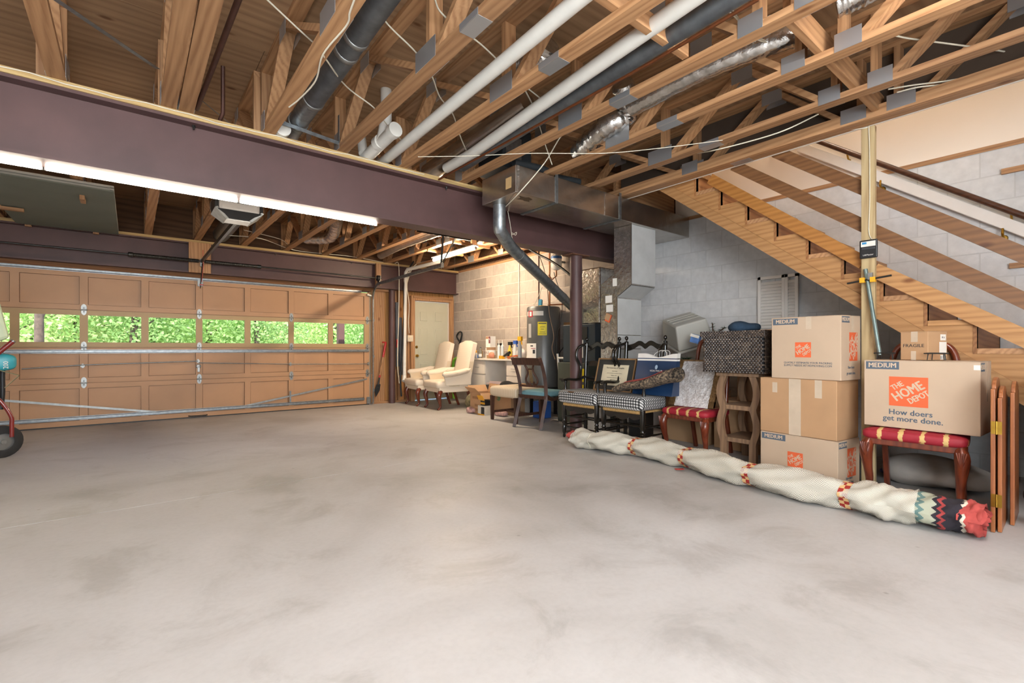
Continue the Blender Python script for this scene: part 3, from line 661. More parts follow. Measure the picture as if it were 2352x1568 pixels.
for nm, pa, pb, h, mt, lb in (('guard_board', (1632, 411), (1985, 604), .095, wood('guard_board_wood', S('8f5a24'), S('b98242'), 'Y', .55), 'upper sloped guard board along the stair nosings behind the wood post'),
                          ('guard_board', (2008, 620), (2352, 776), .105, STAIRW, 'lower sloped guard board along the stair nosings beside the wood post'),
                          ('stair_rail', (1696, 385), (2352, 690), .092, RAILW, 'lower stained stair rail above the notched stringer'),
                          ('stair_rail', (1793, 354), (2352, 586), .092, RAILW, 'upper stained stair rail behind the wood post')):
    a, b = gx(*pa, GX), gx(*pb, GX); d = (b-a).normalized()
    if pb[0] > 2300: b = b+d*1.0
    if nm == 'stair_rail' : a = a-d*.05
    props(build(MB().beam(a, b, .036, h), nm, mt, loc=b), lb, 'rail')
a, b = gx(1890, 328, 5.41), gx(2352, 496, 5.41); d = (b-a).normalized()
hr = root('handrail', b, 'dark round wooden handrail on the stairwell wall', 'handrail')
build(MB().tube([a-d*.5, b+d*.8], .024, 12), 'rail', wood('dark_rail', S('3e2418'), S('5c3826'), 'Y', .35, 1, False, .3), hr, smooth=60)
for t_ in (.15, .95):
    p = a+(b-a)*t_; build(MB().tube([p+Vector((0, 0, -.02)), p+Vector((.03, 0, -.06)), (WX-.002, p.y, p.z-.06)], .008, 8), 'bracket', BRASS, hr, smooth=50)
a, b = gx(1848, 343, 5.46), gx(2352, 530, 5.46); d = (b-a).normalized()
wb = root('sloped_trim_board', b, 'white sloped trim board with brass brackets below the handrail', 'trim')
build(MB().beam(a-d*.05, b+d*.7, .07, .085), 'board', WPAINT, wb, bevel=.004)
for q in ((2024, 428), (2304, 540)):
    p = gx(*q, 5.45); build(MB().tube([p+Vector((-.02, 0, .05)), p+Vector((-.035, 0, .01)), p+Vector((-.01, 0, -.02)), (WX-.03, p.y, p.z-.02)], .009, 8).lathe([(.025, 0), (.028, .01), (.02, .025)], (WX-.002, p.y, p.z-.02), 12, (-1, 0, 0)), 'bracket', BRASS, wb, smooth=50)
for q, l, lb in (((2300, 395), .3, 'short wood cleat screwed to the block wall above the handrail'), ((2318, 611), .3, 'short wood cleat on the block wall between the stair rails')):
    p = gx(*q, WX-.02); props(build(MB().box((WX-.03, p.y-l, p.z-.02), (WX-.001, p.y, p.z+.022)), 'wood_cleat', PINE_Y, loc=(WX, p.y, p.z)), lb, 'board')
# post under the stair truss
po = root('wood_post', (4.33, 1.17, 0), 'treated pine post under the truss at the stair edge', 'post')
build(MB().box((4.31, 1.085, .05), (4.355, 1.17, 2.74)), 'post', PINE_PZ, po, bevel=.004)
pc = [(4.306, 1.15, 2.735), (4.305, 1.12, 2.70), (4.305, 1.115, 2.2), (4.305, 1.12, 1.95)]; q = gx(2006, 553, 4.305)
build(MB().tube(bez([gx(1880, 308, 4.2)+Vector((0, 0, 0)), *pc, q], 6), .0035, 6), 'bell_wire', CABLE, po, smooth=60)
wc = root('opener_control', gx(1996, 572, 4.29), 'black wall control with a sticker fixed to the wood post', 'control')
c = gx(1996, 572, 4.308)
build(MB().box((4.288, c.y-.055, c.z-.068), (4.309, c.y+.055, c.z+.068)), 'case', BLACKP, wc, bevel=.006)
build(MB().box((4.2868, c.y-.045, c.z+.018), (4.2878, c.y+.045, c.z+.056)), 'sticker', PAPER, wc)
build(MB().box((4.2862, c.y+.01, c.z+.036), (4.2868, c.y+.038, c.z+.052)), 'sticker_logo', plain('sky_ink', S('3a8fc4'), .6), wc)
build(MB().box((4.2855, c.y-.04, c.z-.004), (4.288, c.y+.04, c.z+.012)), 'push_bar', plain('charcoal', S('3a3c40'), .4), wc, bevel=.001)
textobj('LiftMaster', .016, (4.288, c.y, c.z-.045), (0, -1, 0), (0, 0, 1), WHITEP, wc)
cl = root('pipe_clamp', gx(2018, 800, 4.26), 'grey pipe clamp with yellow pads leaning on the wood post', 'clamp')
a, b = gx(1988, 618, 4.285), gx(2021, 815, 4.24)
build(MB().tube([a, b], .0135, 10), 'pipe', plain('grey_green_pipe', S('7d8f8c'), .45, .6, .2, 15), cl, smooth=60)
m_ = gx(1994, 642, 4.275); a2, b2 = gx(1946, 651, 4.262), gx(2048, 632, 4.262)
build(MB().tube([a2, b2], .007, 8), 'handle_bar', DSTEEL, cl, smooth=60)
YEL = plain('yellow_plastic', S('e3a51c'), .45)
for dy in (.035, -.03): build(MB().obox(gx(1994 if 0 else 1994, 642, 4.262)+Vector((0, dy, -.002)), (.03, .032, .036)), 'pad', YEL, cl)
build(MB().obox(gx(1999, 634, 4.262), (.02, .03, .05)), 'jaw', STEEL, cl)

# steel column
co = root('steel_column', (4.33, 4.145, 0), 'round brown steel column under the main beam', 'column')
build(MB().tube([(4.33, 4.145, .045), (4.33, 4.145, 2.226)], .076, 24), 'shaft', PURPLE, co, smooth=60)
build(MB().box((4.18, 4.05, 2.226), (4.48, 4.24, 2.239)), 'cap_plate', plain('rusty_plate', S('6e4a35'), .8, 0, .35, 20), co)
build(MB().box((4.22, 4.03, .034), (4.44, 4.26, .048)), 'base_plate', PURPLE, co)
# ================================================================= DUCTS
REFL_GREY = plain('reflection_grey', S('b9bab8'), .6, .0, .08, 6, .1, 50)  # whitish grey duct faces: reflection on the foil put into their colour
pn = root('trunk_duct', (4, 3.56, 2.475), 'long foil faced trunk duct under the trusses in front of the beam', 'duct')
build(MB().box((2.675, 3.30, 2.475), (WX-.01, 3.82, 2.722)), 'duct_body', FOIL, pn, bevel=.006)
for pxx in (1278, 1424):
    x = gy(pxx, 460, 3.3).x
    build(MB().box((x-.018, 3.294, 2.472), (x+.018, 3.299, 2.76)).box((x-.018, 3.296, 2.468), (x+.018, 3.82, 2.473)), 'hanger_strap', GALV, pn)
for pxx in (1390, 1190): 
    x = gy(pxx, 460, 3.3).x; build(MB().box((x-.012, 3.2975, 2.476), (x+.012, 3.2995, 2.72)), 'tape', FOILW, pn)
build(MB().box((2.6725, 3.36, 2.53), (2.6745, 3.44, 2.63)), 'paper_label', plain('tan_label', S('caa875'), .7), pn)
p_ = gz(1205, 457, 2.474)
build(MB().prism([(-.1, -.04), (-.02, -.035), (0, -.06), (.07, -.03), (.06, .01), (.1, .04), (.03, .045), (0, .03), (-.06, .05), (-.05, .0)], (p_.x, p_.y, 2.4738), (1, 0, 0), (0, 1, 0), (0, 0, -.0006)), 'torn_patch', plain('scorched_tape', S('5a4630'), .7), pn)
dd = root('drop_duct', (4.6, 3.6, .6), 'foil faced drop duct stepping down beside the white wall', 'duct')
prof = [(3.35, 2.474), (3.35, 1.80), (3.55, 1.68), (3.55, .60), (3.80, .60), (3.80, 1.84), (3.60, 1.95), (3.60, 2.474)]
build(MB().prism(prof, (4.39, 0, 0), (0, 1, 0), (0, 0, 1), (.45, 0, 0)), 'duct_body', FOILW, dd, bevel=.006)
build(MB().box((4.395, 3.344, 1.81), (4.835, 3.349, 2.474)), 'face_panel', REFL_GREY, dd)
build(MB().box((4.395, 3.544, 1.24), (4.835, 3.549, 1.66)), 'face_panel', REFL_GREY, dd)
build(MB().box((4.395, 3.544, 1.08), (4.835, 3.549, 1.232)), 'face_panel', REFL_GREY, dd)
build(MB().box((4.395, 3.544, .62), (4.835, 3.549, 1.07)), 'face_panel', REFL_GREY, dd)
a = Vector((4.395, 3.35, 1.797)); 
build(MB().add([(4.395, 3.352, 1.792), (4.835, 3.352, 1.792), (4.835, 3.548, 1.674), (4.395, 3.548, 1.674)], [(0, 1, 2, 3)]), 'face_panel', REFL_GREY, dd)
build(MB().box((4.383, 3.345, 1.80), (4.3895, 3.358, 2.474)).box((4.383, 3.545, .62), (4.3895, 3.558, 1.68)), 'corner_tape', FOIL, dd)
for q, sz, mt in (((1398, 687), (.10, .085), PAPER), ((1400, 708), (.10, .085), PAPER), ((1412, 648), (.06, .09), PAPER)):
    p = gx(*q, 4.387); build(MB().obox((4.3868, p.y, p.z), (.002, sz[0], sz[1])), 'tag', mt, dd)
p = gx(1397, 730, 4.386); build(MB().obox((4.385, p.y, p.z), (.003, .075, .095), (.4, 0, 0)), 'orange_tag', ORANGE, dd); build(MB().obox((4.382, p.y+.006, p.z+.012), (.003, .07, .075), (.4, 0, 0)), 'card_tag', CARD, dd)
rd = root('round_duct', (2.93, 3.72, 2.2), 'slanting round galvanized duct dropping from the trunk duct to the column', 'duct')
p0 = gy(1147, 470, 3.72); p1 = gy(1148, 528, 3.72); p3 = gy(1318, 708, 4.75); p2 = p1+(p3-p1)*.06+Vector((0, 0, -.06))
pts = [Vector((p0.x, p0.y, 2.48)), Vector((p0.x, p0.y, p1.z+.05)), p1, p1+(p3-p1)*.04+Vector((0, 0, -.02)), p2+(p3-p2)*.05, p3]
build(MB().tube(pts, .062, 20), 'pipe', GALV, rd, smooth=45)
for t_ in (.14, .78, .95):
    q = p2+(p3-p2)*t_; d = (p3-p2).normalized(); build(MB().tube([q-d*.008, q-d*.003, q+d*.003, q+d*.008], [.063, .066, .066, .063], 20), 'seam_ring', STEEL, rd, smooth=50)
q = p2+(p3-p2)*.58; d = (p3-p2).normalized(); build(MB().obox(q+Vector((-.045, -.04, .02)), (.03, .012, .05), (0, .6, -.6)), 'sticker', PAPER, rd)
build(MB().tube([p3+Vector((.0, 0, .03)), p3+Vector((.01, .0, -.06)), Vector((p3.x+.01, p3.y, .75))], .032, 14), 'lower_pipe', plain('cream_pvc', S('d9d2b4'), .4), rd, smooth=50)
cw = [gz(1240, 430, 2.474)+Vector((0, 0, -.01)), gz(1160, 476, 2.474)+Vector((0, -.02, -.01)), gz(1165, 484, 2.45)]
tie = root('pull_cord', gy(1178, 548, 3.9), 'white knotted pull cord hanging beside the round duct', 'cord')
build(MB().tube(bez([gy(1166, 483, 3.85), gy(1172, 515, 3.85), gy(1176, 538, 3.85), gy(1186, 533, 3.85), gy(1184, 540, 3.85), gy(1175, 535, 3.85), gy(1179, 558, 3.85)], 6), .003, 6), 'cord', CABLE, tie, smooth=60)

# ================================================================= CEILING SERVICES
def run(name, pix, r, mat, label, cat, n=12, sm=True, rows=None, group=None, jit=0):
    pts = [gz(*p) if len(p) == 3 else gz(*p, 2.72) for p in pix]
    if len(pts) > 2 and sm: pts = bez(pts, 6)
    return props(build(MB().tube([Vector(p) for p in pts], r, n), name, mat, smooth=60, loc=pts[0]), label, cat, group)
# round galvanized duct between the trusses
gd2 = root('round_duct', (1.03, 3.5, 2.9), 'round galvanized branch duct running up between two trusses', 'duct')
a, b = Vector((1.035, 4.3, 2.87)), Vector((1.05, 1.6, 2.98))
build(MB().tube([a, a+(b-a)*.25], .07, 20), 'bright_pipe', GALV, gd2, smooth=60); build(MB().tube([a+(b-a)*.25, b], .074, 20), 'insulated_pipe', plain('dull_zinc', S('6f7478'), .5, .8, .2, 14), gd2, smooth=60)
for t_ in (.10, .25, .5, .56): 
    q = a+(b-a)*t_; d = (b-a).normalized(); build(MB().tube([q-d*.02, q-d*.015, q+d*.015, q+d*.02], [.074, .079, .079, .074], 20), 'collar', STEEL, gd2, smooth=50)
q = a+(b-a)*.13
build(MB().beam(q+Vector((-.2, 0, -.07)), q+Vector((.30, .02, -.11)), .004, .028).beam(q+Vector((.30, .02, -.11)), q+Vector((.30, .02, .12)), .028, .004), 'pipe_strap', GALV, gd2)
def pvc_pipe(pts, r, label, hubs=()):
    R = root('drain_pipe', pts[0], label, 'pipe')
    build(MB().tube(pts, r, 16), 'pipe', PVC, R, smooth=50)
    for h, d in hubs:
        h, d = Vector(h), Vector(d).normalized(); build(MB().tube([h-d*.03, h+d*.03], r*1.18, 16), 'coupling', PVC, R, smooth=50)
    return R
# long pipe under the trusses, with a printed line
a, b = gz(872, 378, 2.80), gz(1335, -6, 2.80); a = a-(b-a)*.12; b = a+(b-a)*1.3
R = pvc_pipe([a, b], .042, 'long white PVC drain pipe with printed line below the trusses')
d = (b-a).normalized()
textobj('PVC 1120 SCH 40  ASTM D-1785  NSF-PW  2 IN  PVC-DWV', .034, a+(b-a)*.42+Vector((.028, 0, -.034)), d, Vector((.62, 0, -.6)).cross(d)*-1 if 0 else d.cross(Vector((.7, 0, -.7)))*-1, INK, R, 'lettering', off=.003)
a, b = gz(1085, 352, 2.82), gz(1560, 18, 2.82); b = a+(b-a)*1.3
pvc_pipe([a+Vector((0, .45, 0)), a, b], .045, 'white PVC drain pipe beside the grey insulated pipe')
# cleanouts over the beam
c0 = gz(648, 297, 2.79); R = pvc_pipe([c0+Vector((0, .5, .06)), c0], .05, 'white PVC cleanout with square plug above the steel beam', [(c0, (0, 1, 0))])
build(MB().lathe([(.052, 0), (.052, .012)], c0, 16, (0, -1, 0)).obox(c0+Vector((0, -.017, 0)), (.045, .012, .045)), 'plug', WHITEP, R, smooth=40)
c1 = gz(905, 300, 2.83); c2 = gz(850, 345, 2.80); up1 = c1+Vector((.02, .25, .05))
R = pvc_pipe([c2+Vector((-.0, .35, -.05)), c1], .05, 'white PVC wye fitting with cleanout cap above the steel beam', [(c1, c1-c2), (c1+(c2-c1)*.6, c1-c2)])
build(MB().tube([c1+(c2-c1)*.5, c1+(c2-c1)*.1+Vector((.0, .1, .15)), c1+Vector((.02, .2, .42))], .045, 14), 'branch', PVC, R, smooth=50)
build(MB().tube([c2+Vector((-.02, .1, .0)), c2+Vector((-.02, .15, .15)), c2+Vector((-.05, .3, .22))], .042, 14), 'elbow', PVC, R, smooth=50)
build(MB().lathe([(.052, 0), (.052, .012), (.02, .014)], c1, 16, (c1-c2)), 'cap', WHITEP, R, smooth=40)
# grey pipe + foil ducts
a, b = gz(1130, 338, 2.83), gz(1640, 20, 2.83); d = b-a
props(build(MB().tube([a-d*.25, a, b, b+d*.3], .055, 16), 'vent_pipe', plain('dull_zinc', S('6f7478'), .5, .8, .2, 14), smooth=50, loc=a), 'dull grey vent pipe beside the white drain pipe', 'pipe')
a = gz(985, 398, 2.90); b = gz(1120, 305, 3.0)
def flex(pts, r, label, name='flex_duct', amp=.03, mat=None):
    P = bez(pts, 14); rs = [r*(1+amp*math.sin(i*1.9)+amp*random.uniform(-1, 1)) for i in range(len(P))]
    return props(build(MB().tube(P, rs, 18), name, mat or FOILW, smooth=60, loc=pts[0]), label, 'duct')
flex([a, (a+b)/2, b, b+Vector((.05, -.5, .08))], .095, 'smooth foil wrapped duct above the steel beam beside the drain pipes', mat=FOIL, amp=.008)
flex([gz(1330, 350, 2.85), gz(1390, 292, 2.88), gz(1440, 262, 2.96), gz(1430, 190, 3.1)], .085, 'crinkled foil flex duct rising above the trunk duct', amp=.07)
flex([gz(1450, 245, 2.93), gz(1600, 165, 2.95), gz(1760, 100, 2.97), gz(1850, 70, 3.0)], .075, 'long foil flex duct crossing between the trusses', amp=.025)
flex([gz(1920, 10, 3.0), gz(1980, -20, 3.02), gz(2060, -60, 3.05)], .08, 'foil flex duct end near the far truss corner', amp=.03)
flex([gz(1180, 150, 3.08), gz(1235, 140, 3.05), gz(1260, 100, 3.1)], .08, 'crinkled foil duct up against the plywood above the drain pipe', amp=.06)
# dark air handler bulk above the trunk duct
ah = root('air_handler', (3.2, 3.6, 2.76), 'dark air handler cabinet hidden among the trusses over the trunk duct', 'air handler')
build(MB().box((2.72, 3.55, 2.80), (3.08, 3.95, 3.2)), 'cabinet', plain('dark_cabinet', S('2c3338'), .5, 0, .2, 5), ah, bevel=.01)
build(MB().tube(bez([(2.75, 3.42, 2.79), (3.1, 3.4, 2.80), (3.3, 3.45, 2.79), (3.6, 3.4, 2.79)], 6), .035, 12), 'insulated_line', plain('black_foam', S('23282b'), .8, 0, .2), ah, smooth=60)
build(MB().box((2.76, 3.548, 2.9), (2.95, 3.552, 3.1)), 'access_panel', GALV, ah)
# small pipes
run('copper_pipe', [(1008, 412, 2.70), (1500, 141, 2.70), (1742, -2, 2.70)], .0095, COPPER, 'thin copper water pipe under the trusses near the trunk duct', 'pipe', 8, False)
run('iron_pipe', [(452, 250, 2.76), (498, 130, 2.80), (552, -12, 2.80)], .016, IRONP, 'rusty iron pipe slanting beside the doubled joists', 'pipe', 10, False)
run('iron_pipe', [(512, 152, 3.1), (512, 260, 2.80), (505, 276, 2.76)], .014, IRONP, 'short rusty iron pipe dropping from the plywood behind the steel beam', 'pipe', 10, False)
for pa, pb, lb in (((112, -12, 2.76), (362, 158, 3.0), 'flat galvanized brace strap near the doubled joists at the beam'), ((448, 218, 2.95), (528, 284, 2.76), 'flat galvanized brace strap end behind the iron pipe')):
    props(build(MB().beam(gz(*pa), gz(*pb), .032, .002, (0, 0, 1)), 'brace_strap', GALV, loc=gz(*pb)), lb, 'strap')
# cables: px, py, z
CB = [
 ([(610, -4, 2.95), (700, 80, 2.95), (760, 132, 2.95)], 'cream cable running to the truss beside the round branch duct'),
 ([(815, -4, 2.735), (803, 30, 2.735), (795, 60, 2.735), (742, 125, 2.733), (725, 185, 2.733), (690, 225, 2.733), (664, 246, 2.733)], 'cream cable stapled along a truss chord next to the branch duct'),
 ([(742, 127, 2.735), (795, 198, 2.9), (856, 245, 2.9), (880, 275, 2.9), (915, 315, 2.9), (970, 362, 2.9)], 'cream cable looping between trusses toward the drain fittings'),
 ([(850, -5, 2.95), (890, 55, 2.95), (955, 120, 2.95), (990, 170, 2.95), (1010, 222, 2.95), (1040, 262, 2.95), (1060, 320, 2.92), (1098, 405, 2.85)], 'long cream cable winding past the drain pipe'),
 ([(998, -5, 2.95), (1010, 25, 2.95), (1045, 58, 2.95), (1100, 98, 2.95), (1145, 140, 2.95), (1178, 175, 2.95), (1240, 225, 2.95)], 'cream cable passing over the drain pipe beside a truss vertical'),
 ([(1205, 205, 2.95), (1225, 245, 2.95), (1238, 285, 2.95), (1250, 325, 2.92), (1268, 378, 2.80)], 'cream cable hanging down to the trunk duct'),
 ([(1296, 305, 2.9), (1282, 322, 2.85), (1250, 375, 2.74), (1195, 440, 2.474), (1160, 476, 2.465)], 'cream cable draped over the front of the trunk duct'),
 ([(960, 360, 2.735), (1080, 358, 2.735), (1220, 352, 2.735), (1380, 352, 2.735), (1500, 342, 2.735), (1660, 322, 2.735)], 'thin white wire strung under the trusses above the trunk duct'),
 ([(1625, -10, 2.95), (1690, 40, 2.95), (1735, 95, 2.95)], 'upper cream cable looping to a nail plate near the flex duct'),
 ([(1640, -10, 2.96), (1680, 20, 2.96), (1730, 98, 2.96)], 'lower cream cable looping to a nail plate near the flex duct'),
 ([(1700, 66, 2.95), (1755, 92, 2.95), (1830, 106, 2.95), (1900, 104, 2.95), (2010, 82, 2.95), (2060, 62, 2.95)], 'cream cable sagging across two trusses above the post'),
 ([(1700, 72, 2.94), (1758, 97, 2.94), (1830, 111, 2.94), (1900, 108, 2.94), (2010, 86, 2.94), (2060, 68, 2.94)], 'second cream cable sagging across two trusses above the post'),
 ([(2040, 78, 2.95), (2086, 88, 2.95), (2160, 98, 2.95), (2250, 110, 2.95), (2330, 122, 2.95)], 'cream cable across the outer truss bay'),
 ([(2040, 205, 2.85), (2100, 195, 2.85), (2180, 185, 2.85), (2280, 165, 2.85), (2380, 135, 2.85)], 'cream cable bundle along the outer truss'),
 ([(2060, 212, 2.84), (2110, 200, 2.84), (2180, 192, 2.84), (2280, 170, 2.84), (2380, 142, 2.84)], 'lower cream cable along the outer truss'),
 ([(1600, 352, 2.85), (1640, 345, 2.735), (1720, 325, 2.735), (1800, 300, 2.735), (1880, 262, 2.8)], 'cream cable stapled along the outer truss pair'),
]
for p, lb in CB: run('electrical_cable', p, (.005 if 'thin' not in lb else .003), CABLE, lb, 'cable', 7)
# far bay services
flex([(2.2, 6.6, 2.9), (2.35, 7.1, 2.92), (2.45, 7.7, 2.84), (2.2, 8.1, 2.86)], .09, 'foil elbow duct between the far trusses', amp=.03)
props(build(MB().tube([(1.1, 6.3, 2.86), (1.1, 8.7, 2.86)], .11, 18), 'round_duct', GALV, smooth=50, loc=(1.1, 7, 2.86)), 'round grey duct above the opener rail', 'duct')
flex([(3.6, 8.4, 2.8), (3.55, 7.4, 2.82), (3.62, 6.2, 2.84)], .07, 'clear wrapped flex duct along a far truss near the track hanger', amp=.03, mat=plain('grey_film', S('a89c8e'), .3, .5, .15, 12, .6, 20))
for q, lb in (([(520, 540, 2.76), (600, 548, 2.76), (680, 575, 2.76), (800, 588, 2.76), (880, 602, 2.76)], 'grey wire looping through the far trusses'), ([(560, 528, 2.8), (640, 548, 2.8), (660, 560, 2.8)], 'upper grey wire among the far trusses')):
    run('electrical_cable', q, .005, CABLE, lb, 'cable', 6)
# drywall sheets stored in the trusses
for i in range(5):
    o = .012*i
    props(build(MB().box((-1.14+.02*i, 6.30+.02*(i % 3), 2.665+.0135*i), (-.14-.03*(i % 2), 8.62-.02*(i % 2), 2.678+.0135*i)), 'drywall_sheet', plain('green_board', S('6f756c'), .8, 0, .05, 3) if i == 0 else plain('board_edge', S('b9bab4'), .8, 0, .04), loc=(-.6, 7.4, 2.66)),
          ('grey green face' if i == 0 else 'pale sheet of') + (' of the lowest wallboard stored under the trusses' if i == 0 else ' wallboard stored above the lowest grey green one'), 'wallboard', 'stored wallboard sheets')
for q, lb in (((190, 456), 'wood hanger hooked under the front edge of the stored wallboard'), ((20, 476), 'wood hanger hooked under the left end of the stored wallboard')):
    p = gz(*q, 2.652); R = root('sheet_hanger', p, lb, 'bracket')
    build(MB().box((p.x-.02, p.y-.06, 2.62), (p.x+.02, p.y+.09, 2.655)) if q[0] > 100 else MB().box((p.x-.06, p.y-.02, 2.62), (p.x+.12, p.y+.02, 2.655)), 'foot', PINE_X, R)
    build(MB().box((p.x-.02, p.y-.1, 2.62), (p.x+.02, p.y-.06, 2.95)) if q[0] > 100 else MB().box((p.x-.1, p.y-.02, 2.62), (p.x-.06, p.y+.02, 2.95)), 'upright', PINE_Z, R)
for q in ((72, 519), (223, 537)):
    p = gz(*q, 2.71); props(build(MB().box((p.x-.03, 8.69, 2.655), (p.x+.03, 8.735, 2.715)), 'wood_block', PINE_Z, loc=(p.x, 8.7, 2.66)), 'small wood block nailed to the plate of the rear beam under the wallboard', 'block', 'wood blocks on the rear beam')
# ================================================================= FURNITURE AND STORED THINGS
def superq(mb, c, a, e1=.3, e2=.3, n=28, m=14, rz=0.0, fn=None):
    c = Vector(c); pw = lambda w, e: math.copysign(abs(w)**e, w); R = Matrix.Rotation(rz, 3, 'Z')
    def f(i, j):
        u = 2*PI*i/n-PI; v = -PI/2+PI*j/(m-1); v = max(-PI/2+.001, min(PI/2-.001, v))
        p = Vector((a[0]*pw(math.cos(v), e1)*pw(math.cos(u), e2), a[1]*pw(math.cos(v), e1)*pw(math.sin(u), e2), a[2]*pw(math.sin(v), e1)))
        if fn: p = fn(p)
        return c+R @ p
    return mb.grid(f, n, m, True)
def _fract_stripes(t, vec, comp, k, lo):
    sp = t.nodes.new('ShaderNodeSeparateXYZ'); lk(t, vec, sp.inputs[0]); m1 = t.nodes.new('ShaderNodeMath'); m1.operation = 'MULTIPLY'; m1.inputs[1].default_value = k
    if isinstance(comp, str):
        ad = t.nodes.new('ShaderNodeMath'); ad.operation = 'ADD'; lk(t, sp.outputs[0], ad.inputs[0]); lk(t, sp.outputs[2], ad.inputs[1]); lk(t, ad.outputs[0], m1.inputs[0])
    elif comp == 9:
        ad = t.nodes.new('ShaderNodeMath'); ad.operation = 'ADD'; lk(t, sp.outputs[0], ad.inputs[0]); lk(t, sp.outputs[1], ad.inputs[1]); lk(t, ad.outputs[0], m1.inputs[0])
    else: lk(t, sp.outputs[comp], m1.inputs[0])
    fr = t.nodes.new('ShaderNodeMath'); fr.operation = 'FRACT'; lk(t, m1.outputs[0], fr.inputs[0])
    gt = t.nodes.new('ShaderNodeMath'); gt.operation = 'GREATER_THAN'; gt.inputs[1].default_value = lo; lk(t, fr.outputs[0], gt.inputs[0]); return gt.outputs[0], fr.outputs[0]
def _gingham():
    m, t, b = M_new('black_gingham'); v = coords(t, (1, 1, 1), False)
    a, _ = _fract_stripes(t, v, 9, 34, .5); c, _ = _fract_stripes(t, v, 'xz', 34, .5)
    ad = t.nodes.new('ShaderNodeMath'); ad.operation = 'MULTIPLY_ADD'; ad.inputs[1].default_value = .5; lk(t, a, ad.inputs[0]); m2 = t.nodes.new('ShaderNodeMath'); m2.operation = 'MULTIPLY'; m2.inputs[1].default_value = .5; lk(t, c, m2.inputs[0]); lk(t, m2.outputs[0], ad.inputs[2])
    r = ramp(t, ad.outputs[0], [(.2, (.72, .72, .7)), (.5, (.14, .14, .14)), (.9, (.012, .012, .012))]); lk(t, r, b.inputs['Base Color']); b.inputs['Roughness'].default_value = .9
    return m
GING = _gingham()
def _redstripe():
    m, t, b = M_new('red_stripe_fabric'); v = coords(t, (1, 1, 1), False)
    _, f = _fract_stripes(t, v, 1, 9.0, .5)
    n = noise(t, coords(t, (1, 1, 1), False), 55, 3)
    ad = t.nodes.new('ShaderNodeMath'); ad.operation = 'MULTIPLY_ADD'; ad.inputs[1].default_value = .32; lk(t, n, ad.inputs[0]); lk(t, f, ad.inputs[2])
    r = ramp(t, ad.outputs[0], [(0, S('9c1f2e')), (.52, S('9c1f2e')), (.55, S('d9b978')), (.74, S('d2ae6c')), (.77, S('9c1f2e'))]); lk(t, r, b.inputs['Base Color']); b.inputs['Roughness'].default_value = .6
    bump(t, b, n, .1); return m
REDF = _redstripe()
def _lattice(name, c1, c2, k, th=.3):
    m, t, b = M_new(name); v = coords(t, (1, 1, 1), False)
    a, _ = _fract_stripes(t, v, 1, k, th); c, _ = _fract_stripes(t, v, 'xz', k, th)
    mn = t.nodes.new('ShaderNodeMath'); mn.operation = 'MINIMUM'; lk(t, a, mn.inputs[0]); lk(t, c, mn.inputs[1])
    lk(t, ramp(t, mn.outputs[0], [(.4, c2), (.6, c1)]), b.inputs['Base Color']); b.inputs['Roughness'].default_value = .85; return m
CREAMF = _lattice('cream_check_upholstery', S('e6d9c6'), S('d2c1a6'), 45, .12)
def _stripe(name, c1, c2, k):
    m, t, b = M_new(name); v = coords(t, (1, 1, 1), False); a, f = _fract_stripes(t, v, 1, k, .5)
    lk(t, ramp(t, f, [(0, c1), (.45, c1), (.55, c2), (1, c2)]), b.inputs['Base Color']); b.inputs['Roughness'].default_value = .7; return m
BEIGEF = _stripe('beige_stripe_upholstery', S('dccdb6'), S('cfbd9f'), 26); TEALF = plain('teal_seat', S('6d97a0'), .85, 0, .1, 12, .2, 120)
zf = lambda y: KF*(DY-y)

# ---------- cardboard boxes
def carton(name, C, ang, w, d, h, z0, mat, label, group=None, tape=True):
    """C: nearest bottom corner (x,y); front edge runs along e1 (left in view), depth along e2"""
    e1 = Vector((math.sin(ang), math.cos(ang), 0)); e2 = Vector((math.cos(ang), -math.sin(ang), 0)); c = Vector((C[0], C[1], z0))
    R = root(name, c+e1*w/2+e2*d/2, label, 'box', group)
    P = lambda a, b, z: c+e1*a+e2*b+Vector((0, 0, z))
    b = MB(); b.add([P(0, 0, 0), P(w, 0, 0), P(w, d, 0), P(0, d, 0), P(0, 0, h-.003), P(w, 0, h-.003), P(w, d, h-.003), P(0, d, h-.003)], [(0, 1, 2, 3), (4, 7, 6, 5), (0, 4, 5, 1), (1, 5, 6, 2), (2, 6, 7, 3), (3, 7, 4, 0)])
    build(b, 'body', mat, R, bevel=.004)
    for s in (0, 1):
        q0, q1 = (.001, d/2-.002) if s == 0 else (d/2+.002, d-.001)
        build(MB().add([P(.001, q0, h-.003), P(w-.001, q0, h-.003), P(w-.001, q1, h-.003), P(.001, q1, h-.003), P(.001, q0, h), P(w-.001, q0, h+.001), P(w-.001, q1, h+.002), P(.001, q1, h+.002)], [(3, 2, 1, 0), (4, 5, 6, 7), (0, 1, 5, 4), (1, 2, 6, 5), (2, 3, 7, 6), (3, 0, 4, 7)]), 'flap', mat, R)
    return R, P, e1, e2
TAPEM = plain('clear_tape', S('cdbba4'), .18, 0, .06, 10, .15, 30)
def facebox(P, side, a0, a1, z0, z1, off, name, mat, R):
    # thin sheet on the front (a along e1) or the right side (a along e2)
    f = (lambda a, z, o: P(a, -o, z)) if side == 'f' else (lambda a, z, o: P(-o, a, z))
    vs = [f(a0, z0, .0002), f(a1, z0, .0002), f(a1, z1, .0002), f(a0, z1, .0002), f(a0, z0, off), f(a1, z0, off), f(a1, z1, off), f(a0, z1, off)]
    return build(MB().add(vs, [(0, 1, 2, 3), (7, 6, 5, 4), (0, 4, 5, 1), (1, 5, 6, 2), (2, 6, 7, 3), (3, 7, 4, 0)]), name, mat, R)
